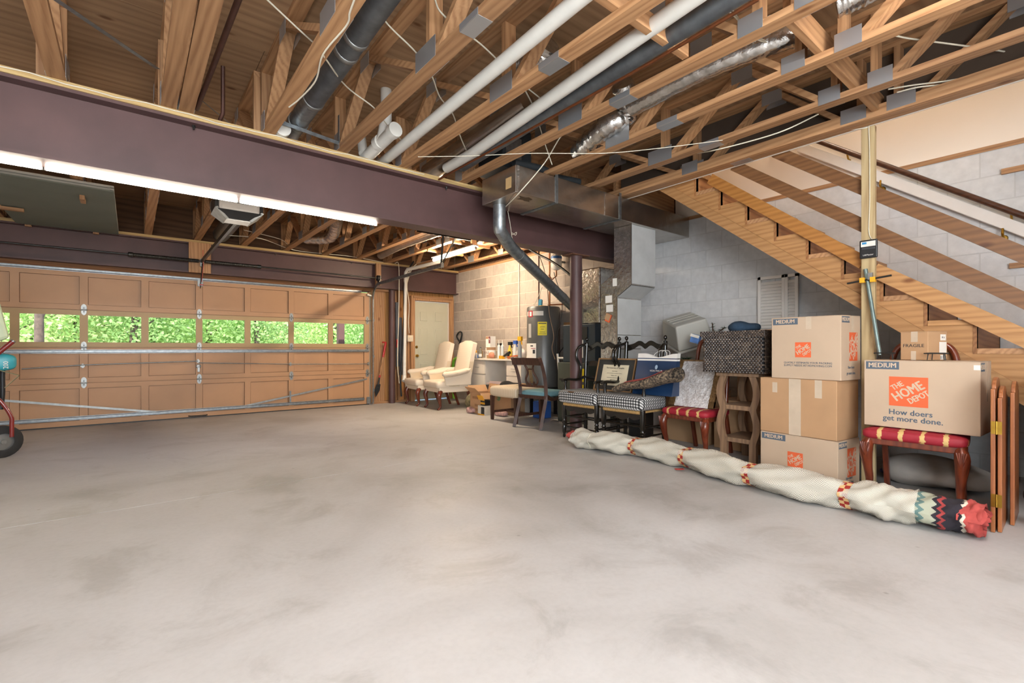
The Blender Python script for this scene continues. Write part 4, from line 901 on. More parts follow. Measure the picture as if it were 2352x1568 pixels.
def logo(P, e1, e2, R, side, a, z, s, flat=1.0):
    """orange square with diagonal stencil lettering; a,z = centre"""
    u = (-e1 if side == 'f' else e2); v = Vector((0, 0, 1)); o = (P(a, 0, z) if side == 'f' else P(0, a, z)); n = u.cross(v)
    w2 = s*flat/2
    facebox(P, side, a-w2, a+w2, z-s/2, z+s/2, .0008, 'logo_square', ORANGE, R)
    th = math.radians(34); uu = (u*math.cos(th)*flat+v*math.sin(th)); vv = (v*math.cos(th)-u*math.sin(th)*flat)
    for tx, sz, du, dv, wd_ in (('THE', .25, -.13, .31, .78), ('HOME', .42, .0, .01, .78), ('DEPOT', .27, .12, -.29, .72)):
        textobj(tx, sz*s, o+uu*(du*s)+vv*(dv*s), uu, vv, KRAFT, R, 'logo_lettering', off=.0014, ext=.0002, sx=wd_, bold=.03)
def band(P, e1, e2, R, side, w, h, length, hh, txt='MEDIUM', inset=.012):
    u = (-e1 if side == 'f' else e2)
    if side == 'f': a0, a1 = w-inset-length, w-inset
    else: a0, a1 = inset, inset+length
    facebox(P, side, a0, a1, h-.008-hh, h-.008, .0008, 'size_band', SLATE, R)
    o = P((a0+a1)/2, 0, h-.008-hh/2) if side == 'f' else P(0, (a0+a1)/2, h-.008-hh/2)
    textobj(txt, hh*.85, o, u, (0, 0, 1), KRAFT, R, 'band_lettering', off=.0014, ext=.0002, sx=.95 if side == 'f' else .8, bold=.03)
A8 = math.radians(7)
zb = zf(1.4)
def small_medium(R, P, e1, e2, w, d, h):
    band(P, e1, e2, R, 'f', w, h, .19, .048); band(P, e1, e2, R, 's', w, h, .12, .045)
    logo(P, e1, e2, R, 'f', w*.52, h*.47, .115); logo(P, e1, e2, R, 's', d*.62, h*.52, .21, .62)
    textobj('QUICKLY ESTIMATE YOUR PACKING', .021, P(w*.46, 0, h*.26), -e1, (0, 0, 1), SLATE, R, 'lettering'); textobj('SUPPLY NEEDS AT HDMOVING.COM', .021, P(w*.46, 0, h*.215), -e1, (0, 0, 1), SLATE, R, 'lettering')
    textobj('How doers', .03, P(0, d*.5, h*.2), e2, (0, 0, 1), SLATE, R, 'lettering', sx=.75); textobj('get more done.', .03, P(0, d*.5, h*.11), e2, (0, 0, 1), SLATE, R, 'lettering', sx=.75)
R, P, e1, e2 = carton('moving_box', (3.965, 1.215), A8, .575, .33, .35, zb, CARDL, 'medium moving box at the bottom of the stack, standing on the floor'); small_medium(R, P, e1, e2, .575, .33, .35)
R, P, e1, e2 = carton('moving_box', (3.975, 1.225), A8, .57, .33, .435, zb+.353, CARD, 'plain brown box in the middle of the moving box stack')
facebox(P, 'f', .25, .34, 0, .434, .0006, 'tape', TAPEM, R); facebox(P, 'f', .10, .15, .30, .434, .0006, 'tape', TAPEM, R); facebox(P, 'f', .43, .47, .32, .40, .0006, 'tape', TAPEM, R)
R, P, e1, e2 = carton('moving_box', (3.98, 1.20), A8-.02, .50, .31, .475, zb+.79, CARDL, 'medium moving box on top of the stack beside the wood post'); small_medium(R, P, e1, e2, .50, .31, .475)
facebox(P, 's', .16, .20, .1, .474, .0006, 'tape', TAPEM, R); facebox(P, 'f', .20, .24, .38, .474, .0006, 'tape', TAPEM, R)
zq = .545
R, P, e1, e2 = carton('moving_box', (3.985, .482), math.radians(2.5), .59, .30, .45, zq+.004, CARDL, 'big medium moving box lying on the red striped chair')
band(P, e1, e2, R, 'f', .59, .45, .185, .052); band(P, e1, e2, R, 's', .59, .45, .10, .052)
logo(P, e1, e2, R, 'f', .345, .245, .195, 1.05)
textobj('How doers', .050, P(.335, 0, .105), -e1, (0, 0, 1), SLATE, R, 'lettering', sx=1.0, bold=.02); textobj('get more done.', .050, P(.325, 0, .062), -e1, (0, 0, 1), SLATE, R, 'lettering', sx=1.0, bold=.02)
facebox(P, 's', .17, .2, .2, .448, .0006, 'tape', TAPEM, R); facebox(P, 'f', .0, .03, .40, .43, .0008, 'torn_label', PAPER, R)
R, P, e1, e2 = carton('fragile_box', (4.05, .735), math.radians(20), .165, .19, .19, zq+.458, CARD, 'small brown FRAGILE box on top of the big moving box')
textobj('FRAGILE', .030, P(.085, 0, .095), -e1, (0, 0, 1), INK, R, 'handwriting', sx=1.15)
facebox(P, 'f', .06, .10, .12, .189, .0006, 'tape', TAPEM, R); facebox(P, 'f', .07, .10, 0, .06, .0006, 'tape', TAPEM, R)
for a0, a1, z0, z1 in ((.12, .175, .13, .17), (.11, .18, .045, .12), (.12, .175, .004, .035)): facebox(P, 's', a0, a1, z0, z1, .0006, 'address_label', PAPER, R)
textobj('A 6', .02, P(0, .147, .15), e2, (0, 0, 1), INK, R, 'lettering'); textobj('||| ||| ||', .022, P(0, .147, .02), e2, (0, 0, 1), INK, R, 'barcode')
for q, lb in (((2034, 818), 'small wire stand on the moving box beside the pipe clamp'), ((2152, 822), 'small wire stand on the moving box at the corner of the fragile box')):
    p = gx(*q, 4.02); z = zq+.461; Rw = root('wire_stand', (p.x, p.y, z), lb, 'stand')
    for dx, dy in ((-.015, -.045), (-.015, .045), (.03, -.03), (.03, .03)): build(MB().tube([(p.x+dx, p.y+dy, z), (p.x+dx, p.y+dy*.9, z+.04)], .003, 6), 'leg', DSTEEL, Rw)
    build(MB().tube([(p.x-.02, p.y-.06, z+.042), (p.x-.02, p.y+.06, z+.042), (p.x+.03, p.y+.04, z+.044), (p.x+.03, p.y-.04, z+.044)], .004, 6, closed=True), 'ring', DSTEEL, Rw)
# ---------- chairs
def cabriole(p, foot, top, r0, mat):
    pass
def qa_chair(name, front_mid, ang, W, D, seat_z, label, z0, back_top, pad=True):
    """Queen Anne side chair; local x = depth (front at 0), y = width"""
    R = root(name, (front_mid[0], front_mid[1], z0), label, 'chair', None, None, ang)
    sz = seat_z-z0; L = lambda *a: Vector(a)
    for s in (-1, 1):
        y = s*(W/2-.045)
        pts = bez([(.05, y, sz-.085), (.018, y+s*.012, sz-.15), (.03, y+s*.006, sz-.26), (.05, y, .12), (.035, y+s*.004, .05), (.0, y+s*.012, .012), (-.012, y+s*.015, .0)], 5)
        n = len(pts); rr = [np.interp(i/(n-1), [0, .17, .35, .6, .8, .93, 1], [.032, .040, .027, .019, .017, .026, .02]) for i in range(n)]
        lg = build(MB().tube(pts, list(rr), 12), 'leg', MAHOG, R, smooth=60, world=False)
        b = MB()
        for k in range(-2, 3): b.tube([(.0-.02, y+s*.012+k*.012, sz-.10), (-.024, y+s*.012+k*.006, sz-.15), (-.012, y+s*.01+k*.001, sz-.19)], .005, 6)
        build(b, 'shell_carving', MAHOG, lg, smooth=60, world=False)
        build(MB().beam((D-.03, s*(W/2-.07), sz-.06), (D+.06, s*(W/2-.07), .0), .034, .034, (0, 1, 0)), 'leg', MAHOG, R, world=False, bevel=.004)
        top_z = back_top-z0
        P2 = bez([(D-.03, s*(W/2-.07), sz-.06), (D, s*(W/2-.08), sz+.15), (D+.03, s*(W/2-.09), sz+.35), (D+.05, s*(W/2-.12), top_z-.07), (D+.055, s*(W/2-.19), top_z-.015), (D+.055, 0, top_z-.012)], 6)
        build(MB().tube(P2, .02, 10), 'back_stile', MAHOG, R, smooth=60, world=False)
    ap = [(.02, -W/2+.03), (.02, W/2-.03), (.05, W/2-.01), (D-.01, W/2-.06), (D, W/2-.08), (D, -W/2+.08), (D-.01, -W/2+.06), (.05, -W/2+.01)]
    build(MB().prism(ap[::-1], (0, 0, sz-.115), (1, 0, 0), (0, 1, 0), (0, 0, .065)), 'apron', MAHOG, R, world=False, bevel=.006)
    b = MB(); superq(b, (D/2, 0, sz-.045), (D/2, W/2, .045), .55, .22, 36, 12, 0, lambda p: Vector((p.x, p.y*(1-.10*(p.x/D+.5)), p.z)))
    build(b, 'seat_cushion', REDF, R, smooth=60, world=False)
    spl = [(-.05, 0), (-.08, .12), (-.05, .24), (-.09, .38), (-.06, top_z-sz-.06), (.06, top_z-sz-.06), (.09, .38), (.05, .24), (.08, .12), (.05, 0)]
    build(MB().prism([(x, y) for x, y in spl], (D+.005, 0, sz), (0, 1, 0), (.08, 0, 1), (.014, 0, 0)), 'splat', MAHOG, R, world=False)
    return R
KZ = zf(2.6)
qa_chair('dining_chair', (4.14, 2.565), math.radians(-4), .53, .45, .505, 'mahogany dining chair with red striped seat holding the bubble wrapped frame', KZ, 1.18)
qa_chair('dining_chair', (3.935, .80), math.radians(2), .55, .37, .545, 'mahogany dining chair with red striped seat under the big moving box', zf(.8), 1.13)
RUSH = plain('rush', S('b8935c'), .85, 0, .25, 40, .5, 60)
def ladder_chair(front_mid, label):
    W, D = .56, .40; z0 = zf(front_mid[1]); R = root('armchair', (front_mid[0], front_mid[1], z0), label, 'chair')
    B = lambda mb, nm, mt, **k: build(mb, nm, mt, R, world=False, **k)
    for s in (-1, 1):
        y = s*(W/2-.03)
        B(MB().lathe([(.012, 0), (.018, .02), (.013, .04), (.022, .06), (.026, .10), (.026, .13), (.018, .15), (.026, .165), (.018, .18), (.026, .195), (.018, .21), (.028, .24), (.028, .42)], (.03, y, 0), 14), 'leg', BLACKG, smooth=50)
        B(MB().lathe([(.018, .41), (.015, .44), (.021, .47), (.016, .50), (.019, .58), (.014, .62), (.024, .65), (.024, .66)], (.05, y, 0), 12), 'arm_post', BLACKG, smooth=50)
        B(MB().tube(bez([(D, y, 0), (D-.01, y, .4), (D+.0, y, .8), (D+.02, y, 1.10)], 5), .022, 12), 'leg', BLACKG, smooth=60)
        B(MB().lathe([(.022, 0), (.024, .012), (.008, .02), (.008, .03), (.018, .04), (.021, .055), (.014, .07), (.005, .076)], (D+.02, y, 1.10), 12), 'finial', BLACKG, smooth=50)
        B(MB().tube(bez([(-.0, y, .665), (.10, y+s*.01, .675), (.25, y, .668), (D+.0, y, .70)], 5), [.024]*16, 10, flat=.7), 'armrest', BLACKG, smooth=60)
        B(MB().tube(bez([(D+.015, y, 1.08), (D-.02, y+s*.02, 1.085), (D-.11, y+s*.03, 1.04), (D-.13, y+s*.03, .93), (D-.07, y+s*.02, .82), (D-.12, y, .68)], 6), .017, 10), 'wing', BLACKG, smooth=60)
    for (x0, y0, x1, y1, z) in ((.03, -1, .03, 1, .13), (.03, -1, .03, 1, .25), (.03, -1, D, -1, .15), (.03, -1, D, -1, .24), (.03, 1, D, 1, .15), (.03, 1, D, 1, .24), (D, -1, D, 1, .2)):
        B(MB().tube([(x0, y0*(W/2-.03), z), ((x0+x1)/2, (y0+y1)/2*(W/2-.03), z), (x1, y1*(W/2-.03), z)], [.008, .012, .008], 8), 'stretcher', BLACKG, smooth=60)
    ys = np.linspace(-W/2+.05, W/2-.05, 25)
    sc = [(y, .34-.028*abs(math.sin((y/(W-.1)+.5)*PI*3))-(.012 if abs(y) < .06 else 0)) for y in ys]
    B(MB().prism([(ys[0], .40)]+sc+[(ys[-1], .40)], (.02, 0, 0), (0, 1, 0), (0, 0, 1), (.018, 0, 0)), 'apron', BLACKG)
    b = MB()
    for k in range(34):
        y = -W/2+.055+(W-.11)*k/33; b.lathe([(.019, -.008), (.022, 0), (.019, .008)], (.012, y, .395), 8, (0, 1, 0))
    o = B(b, 'rush_edge', RUSH, smooth=60); o['kind'] = 'stuff'
    B(MB().box((.03, -W/2+.03, .385), (D-.01, W/2-.03, .41)), 'rush_seat', RUSH, bevel=.01)
    b = MB(); superq(b, (D/2-.03, 0, .485), (D/2+.02, W/2+.02, .078), .35, .2, 40, 14); B(b, 'seat_cushion', GING, smooth=60)
    n = 24; top, bot = [], []
    for i in range(n+1):
        y = -W/2+.04+(W-.08)*i/n; u = i/n*2-1
        zc = .026*math.exp(-((abs(u)-.33)/.22)**2)+.03*(1-abs(u))-.02*math.exp(-(u/.12)**2); top.append((y, 1.075+zc)); bot.append((y, 1.02+.8*zc+.012*math.sin(abs(u)*5)))
    B(MB().prism(bot+top[::-1], (D+.01, 0, 0), (0, 1, 0), (0, 0, 1), (.022, 0, 0)), 'crest_rail', BLACKG, bevel=.005)
    for zz in (.86, .68): B(MB().prism([(-W/2+.04, zz-.025), (0, zz-.035), (W/2-.04, zz-.025), (W/2-.04, zz+.02), (.12, zz+.035), (0, zz+.025), (-.12, zz+.035), (-W/2+.04, zz+.02)], (D-.01, 0, 0), (0, 1, 0), (0, 0, 1), (.018, 0, 0)), 'ladder_rail', BLACKG)
    return R
ladder_chair((3.955, 3.755), 'black ladder back armchair with gingham cushion next to the steel column')
ladder_chair((3.95, 3.15), 'black ladder back armchair with gingham cushion holding the navy shopping bag')
# white upholstered armchairs
def wing_chair(front_mid, label, ang=0):
    z0 = zf(front_mid[1]); W, D = .66, .66; R = root('upholstered_armchair', (front_mid[0], front_mid[1], z0), label, 'chair', None, None, ang)
    B = lambda mb, nm, mt, **k: build(mb, nm, mt, R, world=False, **k)
    for s in (-1, 1):
        y = s*(W/2-.06)
        pts = bez([(.07, y, .33), (.03, y+s*.01, .25), (.05, y, .13), (.06, y, .06), (.025, y, .015), (.01, y, .004)], 5); n = len(pts)
        B(MB().tube(pts, [float(np.interp(i/(n-1), [0, .2, .5, .8, .93, 1], [.04, .042, .022, .017, .028, .022])) for i in range(n)], 12), 'leg', MAHOG, smooth=60)
        pts = bez([(D-.06, y, .33), (D-.03, y, .2), (D+.04, y, .02), (D+.05, y, .0)], 5)
        B(MB().tube(pts, [.03]*5+[.024]*(len(pts)-5), 10), 'leg', MAHOG, smooth=60)
        # arm: upright panel + scrolled roll
        b = MB(); prof = [(.14, .42), (.12, .55), (.10, .60), (.14, .645), (.5, .66), (D-.02, .72), (D-.02, .42)]
        b.prism(prof, (0, s*(W/2-.0)-.04 if s > 0 else -W/2-.0, 0), (1, 0, 0), (0, 0, 1), (0, .04, 0)); B(b, 'arm_panel', CREAMF, bevel=.01)
        B(MB().tube(bez([(.075, s*(W/2-.0), .615), (.3, s*(W/2), .63), (D-.05, s*(W/2-.03), .68)], 6), [.02, .05]+[.05]*10+[.035], 14), 'arm_roll', CREAMF, smooth=60)
    b = MB(); superq(b, (D/2-.02, 0, .435), (D/2-.0, W/2-.02, .075), .4, .15, 36, 12); B(b, 'seat_cushion', CREAMF, smooth=60)
    B(MB().box((.03, -W/2+.03, .30), (D-.04, W/2-.03, .40)), 'seat_rail', CREAMF, bevel=.015)
    b = MB()
    def f(i, j):
        u = i/20*2-1; v = j/14; w = (W/2-.06)*(1-.04*v); z = .40+v*.78+(.035*math.exp(-(u/.45)**2)-.02*abs(u)**6)*max(0, v-.7)/.3; x = D-.10+.16*v
        return (x-.0, u*w, z)
    th = .085
    for side in (0, 1):
        b.grid(lambda i, j: Vector(f(i, j))+Vector((th*side-.05*(1-side)*(1-(i/10-1)**4)*(1-abs(2*j/14-1)**4)*.6, 0, 0)), 21, 15)
    nv = 21*15
    ring = [(i, 0) for i in range(21)]+[(20, j) for j in range(1, 15)]+[(i, 14) for i in range(19, -1, -1)]+[(0, j) for j in range(13, 0, -1)]
    for k in range(len(ring)):
        a = ring[k][0]*15+ring[k][1]; c = ring[(k+1) % len(ring)]; c = c[0]*15+c[1]; b.f.append((a, c, c+nv, a+nv)); b.mi.append(0)
    B(b, 'backrest', CREAMF, smooth=40)
    return R
wing_chair((4.15, 8.30), 'cream checked armchair in front of the side door', math.radians(-5))
wing_chair((4.14, 7.50), 'cream checked armchair between the side door and the white desk', math.radians(-4))
# beige bench seat and lyre back chair
z0 = zf(5.4); R = root('upholstered_bench', (4.45, 5.45, z0), 'beige striped upholstered dining seat behind the lyre back chair', 'chair')
B = lambda mb, nm, mt, **k: build(mb, nm, mt, R, world=False, **k)
b = MB(); superq(b, (0, 0, .425), (.29, .33, .085), .4, .18, 36, 12); B(b, 'seat', BEIGEF, smooth=60)
for sx in (-1, 1):
    for sy in (-1, 1): B(MB().add([(sx*.25+dx*.018, sy*.28+dy*.018, 0) for dx, dy in ((-1, -1), (1, -1), (1, 1), (-1, 1))]+[(sx*.25+dx*.026, sy*.28+dy*.026, .36) for dx, dy in ((-1, -1), (1, -1), (1, 1), (-1, 1))], [(3, 2, 1, 0), (4, 5, 6, 7), (0, 1, 5, 4), (1, 2, 6, 5), (2, 3, 7, 6), (3, 0, 4, 7)]), 'leg', DARKWAL)
for s in (-1, 1): B(MB().box((-.25, s*.28-.01, .10), (.25, s*.28+.01, .135)), 'stretcher', DARKWAL)
B(MB().box((-.01, -.28, .10), (.01, .28, .13)), 'stretcher', DARKWAL)
z0 = zf(4.75); R = root('lyre_back_chair', (4.11, 4.77, z0), 'dark wood lyre back chair with teal seat', 'chair', None, None, math.radians(8))
B = lambda mb, nm, mt, **k: build(mb, nm, mt, R, world=False, **k)
W = .47
for s in (-1, 1):
    y = s*W/2
    B(MB().tube(bez([(-.06, y*.98, 0), (.0, y*.96, .2), (.06, y*.95, .42), (.04, y*.97, .62), (-.02, y, .80), (-.09, y*1.03, .93)], 6), [.03]*31, 4), 'back_post', DARKWAL, smooth=30)
    B(MB().tube(bez([(.06, y*.95, .44), (.2, y*.98, .38), (.42, y*1.0, .42), (.5, y*.96, .42)], 6), .024, 8), 'seat_rail', DARKWAL, smooth=40)
    B(MB().beam((.46, y*.9, .42), (.49, y*.92, 0), .036, .036, (0, 1, 0)), 'leg', DARKWAL)
b = MB(); superq(b, (.27, 0, .445), (.235, W/2-.02, .05), .6, .25, 32, 10); B(b, 'seat_cushion', TEALF, smooth=60)
B(MB().box((.03, -W/2, .385), (.06, W/2, .43)), 'rear_seat_rail', DARKWAL); B(MB().box((.47, -W/2+.02, .385), (.50, W/2-.02, .43)), 'front_seat_rail', DARKWAL)
n = 14; B(MB().grid(lambda i, j: (-.085+.05*(1-(i/7-1)**2)*1.0+(.012 if j in (2, 3) else 0)+(-.02 if j in (1, 2) else 0), (i/7-1)*(W/2+.005), .83+(.095+.02*(1-(i/7-1)**2)*0 if j in (1, 2) else 0)), 15, 5), 'crest_rail', DARKWAL)
B(MB().beam((.045, -W/2+.02, .55), (.045, W/2-.02, .55), .02, .03), 'lower_rail', DARKWAL)
for s in (-1, 1): B(MB().tube(bez([(-.02, s*.075, .83), (-.0, s*.05, .78), (.02, s*.055, .72), (.035, s*.10, .64), (.045, s*.085, .585), (.045, s*.03, .575), (.04, s*.035, .61)], 6), .013, 8), 'lyre_arm', DARKWAL, smooth=60)
B(MB().beam((.0, -.05, .775), (.0, .05, .775), .012, .014), 'lyre_bridge', DARKWAL)
for k in range(-2, 3): B(MB().tube([(.0, k*.012, .79), (.04, k*.012, .59)], .0022, 6), 'lyre_string', BRASS)
# ---------- side table with curved legs, basket on top
tz = zf(2.05); R = root('side_table', (4.22, 2.05, tz), 'weathered oak side table with curvy legs and two shelves', 'table')
X0t, X1t, Y0t, Y1t, TH = 4.20, 4.66, 1.90, 2.22, .862
for xx in (X0t+.025, X1t-.025):
    for s, yy in ((-1, Y0t+.03), (1, Y1t-.03)):
        zz = np.linspace(tz, TH-.03, 34); H_ = TH-.03-tz
        out = [abs(math.sin(PI*max(0, (z-tz-.2)/(H_-.2))*2))*.035 if z-tz > .2 else 0 for z in zz]
        L_ = [(yy+s*o-.03, z) for z, o in zip(zz, out)]; R_ = [(yy+s*o+.03, z) for z, o in zip(zz, out)]
        build(MB().prism(L_+R_[::-1], (xx-.02, 0, 0), (0, 1, 0), (0, 0, 1), (.04, 0, 0)), 'leg', OAKGREY, R)
build(MB().box((X0t-.01, Y0t-.03, TH-.03), (X1t+.01, Y1t+.03, TH)), 'table_top', OAKGREY, R, bevel=.004)
for zz in (tz+.21, tz+.21+(TH-.03-tz-.2)/2): build(MB().box((X0t+.013, Y0t, zz-.02), (X1t-.013, Y1t, zz+.02)), 'shelf', OAKGREY, R, bevel=.003)
WICK = [plain('wicker_dark', S('3a2d24'), .4, 0, .25, 30), plain('wicker_grey', S('5a4b3e'), .35, 0, .25, 30)]
bz0, bz1 = TH+.004, 1.235; Cn = Vector((4.13, 1.80, bz0)); e1 = Vector((0, 1, 0)); e2 = Vector((1, 0, 0)); bw, bd, bhh = .54, .42, bz1-bz0
R = root('wicker_basket', Cn+e1*bw/2+e2*bd/2, 'dark woven wicker basket on the side table', 'basket')
build(MB().box(Cn+Vector((.008, .008, 0)), Cn+Vector((bd-.008, bw-.008, bhh-.06))), 'liner', BLACKC, R)
rows, cols = 24, 20
b = MB()
def weave(o, u, w_, n, L, nrow, ncol, hh):
    du = L/ncol; dz = hh/nrow
    for r_ in range(nrow):
        for c_ in range(ncol):
            for k in range(1):
                c = o+u*min(max((c_+.5+.5*(r_ % 2))*du, du*.5), L-du*.5)+Vector((0, 0, (r_+.5)*dz))+n*.003
                b.cur = int(random.random() < .35)
                h = dz*.42; l = du*.47
                b.add([c-u*l-Vector((0, 0, h)), c+u*l-Vector((0, 0, h)), c+u*l+Vector((0, 0, h)), c-u*l+Vector((0, 0, h)), c-u*l*.45-Vector((0, 0, h*.8))+n*.006, c+u*l*.45-Vector((0, 0, h*.8))+n*.006, c+u*l*.45+Vector((0, 0, h*.8))+n*.006, c-u*l*.45+Vector((0, 0, h*.8))+n*.006], [(0, 1, 5, 4), (1, 2, 6, 5), (2, 3, 7, 6), (3, 0, 4, 7), (4, 5, 6, 7)])
weave(Cn, e1, 1, Vector((-1, 0, 0)), bw, 19, 20, bhh-.05); weave(Cn, e2, 1, Vector((0, -1, 0)), bd, 19, 16, bhh-.05); weave(Cn+e1*bw, e2, 1, Vector((0, 1, 0)), bd, 19, 16, bhh-.05)
o = build(b, 'weave', WICK, R); o['kind'] = 'stuff'
b = MB(); Cn2 = Cn+Vector((-.02, -.02, bhh-.055)); 
weave(Cn2, e1, 1, Vector((-1, 0, 0)), bw+.04, 4, 24, .055); weave(Cn2, e2, 1, Vector((0, -1, 0)), bd+.04, 4, 18, .055)
o = build(b, 'lid_weave', WICK, R); o['kind'] = 'stuff'
build(MB().box(Cn2+Vector((.004, .004, .0)), Cn2+Vector((bd+.036, bw+.036, .055))), 'lid', WICK[0], R, bevel=.006)
c = Cn+e2*.24+Vector((0, -.012, bhh*.62)); build(MB().tube(bez([c+Vector((-.07, 0, -.02)), c+Vector((-.03, -.02, .02)), c+Vector((.05, -.02, .02)), c+Vector((.08, 0, -.02))], 6), .006, 8), 'handle', STEEL, R, smooth=60)
# cloth on the basket
b = MB(); cc = gx(1712, 748, 4.33); superq(b, (4.33, cc.y, bz1+.035), (.10, .14, .05), .9, .9, 26, 14, .2, lambda p: p*(1+.18*math.sin(9*p.x+17*p.y)+.12*math.sin(40*p.y+6)))
props(build(b, 'folded_cloth', BLUECLOTH, smooth=60, loc=(4.33, cc.y, bz1)), 'rumpled navy cloth lying on the wicker basket', 'cloth')
# ---------- things on the chairs
z_s = .60+.0
fr = root('framed_diploma', (4.3, 3.8, .6), 'framed diploma with black mat leaning on the gingham chair by the column', 'frame')
pA, pB = gx(1366, 882, 4.21), gx(1452, 882, 4.21); zz0 = .605; ht = .36; wd = abs(pA.y-pB.y); yA, yB = max(pA.y, pB.y), min(pA.y, pB.y)
def lean(y, h, off=0, x0=4.19, k=.28): return Vector((x0+h*k-off, y, zz0+h))
def sheet(y0, y1, h0, h1, off, th, name, mat, R, x0=4.19, k=.28):
    vs = [lean(y0, h0, off, x0, k), lean(y1, h0, off, x0, k), lean(y1, h1, off, x0, k), lean(y0, h1, off, x0, k)]; vs += [v+Vector((th, 0, 0)) for v in vs]
    return build(MB().add(vs, [(0, 1, 2, 3), (7, 6, 5, 4), (0, 4, 5, 1), (1, 5, 6, 2), (2, 6, 7, 3), (3, 7, 4, 0)]), name, mat, R)
yc = (yA+yB)/2; hw = wd/2
sheet(yc-hw, yc+hw, 0, ht, 0, .02, 'backing', plain('mat_black', S('2c2d2c'), .6), fr)
for a, c, h0, h1 in ((-hw, hw, ht-.012, ht+.004), (-hw, hw, -.004, .012), (hw-.012, hw+.002, 0, ht), (-hw-.002, -hw+.012, 0, ht)): sheet(yc+a, yc+c, h0, h1, .008, .02, 'frame_strip', plain('gold_frame', S('a3815a'), .4, .3), fr)
sheet(yc-hw*.68, yc+hw*.68, .06, ht-.07, .003, .003, 'parchment', plain('parchment', S('d8cdb0'), .7), fr)
nu, nv_ = Vector((0, -1, 0)), Vector((.30, 0, 1)).normalized()
textobj('The University of Memphis', .023, lean(yc, ht-.105, .006), nu, nv_, INK, fr, 'title'); 
for i, (s_, l_) in enumerate((('Board of Trustees', .010), ('upon the recommendation of the faculty has conferred on', .009), ('Bachelor of Arts', .012), ('with all the rights and privileges thereto appertaining', .009), ('Given this day', .010), ('in testimony whereof the seal is affixed', .009))):
    textobj(s_, l_, lean(yc, ht-.14-.024*i, .006), nu, nv_, INK, fr, 'text_line')
tray = root('gold_tray', (4.06, 3.83, .566), 'round gilt rimmed tray on the gingham chair by the column', 'tray')
build(MB().lathe([(.02, 0), (.13, .0), (.15, .012), (.155, .022), (.15, .024), (.13, .012), (.0, .01)], (4.06, 3.83, .566), 26), 'tray', plain('gilt', S('8a5f2e'), .3, .7, .2, 12), tray, smooth=40)
# navy shopping bag
BAGB = plain('navy_bag', S('1b3557'), .3, 0, .15, 3, .1, 10, .3)
zz0 = .61
bg_ = root('shopping_bag', (4.3, 3.17, zz0), 'navy paper shopping bag with white band on the gingham chair', 'bag')
pl, pr = gx(1455, 880, 4.12), gx(1545, 880, 4.12); y1, y0 = pl.y, pr.y
hb, db = .40, .13; lx, kk = 4.10, .26
def bagp(a, d, h): # a 0..1 left->right, d depth
    dent = .018*math.sin(a*PI)*math.sin(h/hb*PI)
    return Vector((lx+h*kk+d+dent*(1 if d < .01 else -1), y1+(y0-y1)*a+(.0), zz0+h+.02*math.sin(a*7+1)*(h > hb*.98)))
b = MB(); nA = 8; nH = 8; ringp = [(a/nA, 0) for a in range(nA+1)]+[(1, db/2), (1, db)]+[(1-a/nA, db) for a in range(nA+1)]+[(0, db/2)]
b.grid(lambda i, j: bagp(ringp[i][0], ringp[i][1]*(1-.55*(j/nH)), hb*.86*j/nH), len(ringp), nH+1, True); build(b, 'bag_body', BAGB, bg_, smooth=40)
b = MB(); b.grid(lambda i, j: bagp(ringp[i][0], ringp[i][1]*.44-.001, hb*(.86+.14*j/2)), len(ringp), 3, True); build(b, 'white_band', WHITEP, bg_, smooth=40)
b = MB(); b.grid(lambda i, j: bagp(ringp[i][0], ringp[i][1]*.44-.002, hb*(.905+.022*j)), len(ringp), 2, True); build(b, 'navy_line', BAGB, bg_, smooth=40)
for dd_ in (.0, .05):
    build(MB().tube(bez([bagp(.4, dd_, hb*.97), bagp(.46, dd_, hb*1.1), bagp(.6, dd_, hb*1.17), bagp(.72, dd_, hb*1.1), bagp(.74, dd_, hb*.97)], 6), .0035, 6), 'handle', WHITEP, bg_, smooth=60)
nv_ = Vector((kk, 0, 1)).normalized()
textobj('VON MAUR', .028, bagp(.52, -.008, hb*.60), (0, -1, 0), nv_, WHITEP, bg_, 'bag_lettering', off=.004)
ob = bagp(.52, -.008, hb*.70); build(MB().prism([(.016*math.cos(t), .024*math.sin(t)) for t in np.linspace(0, 2*PI, 13)[:-1]], ob+Vector((-.004, 0, 0)), (0, -1, 0), nv_, (-.001, 0, 0)), 'bag_emblem', plain('pale_blue_ink', S('9fb4c8'), .6), bg_)
# folded oriental rug across the arm
rg = root('folded_rug', (4.12, 3.1, .68), 'small folded oriental rug lying on the chair arm before the shopping bag', 'rug')
def _rugm():
    m, t, b = M_new('oriental_rug'); v = coords(t, (1, 1, 1), False); n = noise(t, v, 45, 2)
    lk(t, ramp(t, n, [(.35, S('2f2a26')), (.5, S('5f5346')), (.65, S('95826a'))]), b.inputs['Base Color']); b.inputs['Roughness'].default_value = .95; bump(t, b, n, .3); return m
pA, pB = gx(1412, 893, 3.93), gx(1548, 862, 3.93)
def rugp(i, j, lift):
    a = i/16; th_ = j/12*2*PI; c = pA+(pB-pA)*a; rr = .036+.036*a
    return c+Vector((.085*math.cos(th_)*1.4+.07, 0, rr*math.sin(th_)+.01*math.sin(a*9)))
b = MB().grid(lambda i, j: rugp(i, j, 0), 17, 13); build(b, 'roll', _rugm(), rg, smooth=60)
b = MB().grid(lambda i, j: rugp(3+i*.65, 3.1+j*.42, 0)+Vector((-.004, 0, .004)), 17, 5); build(b, 'red_field', plain('rug_red', S('a5443f'), .95, 0, .25, 40, .3, 60), rg, smooth=60)
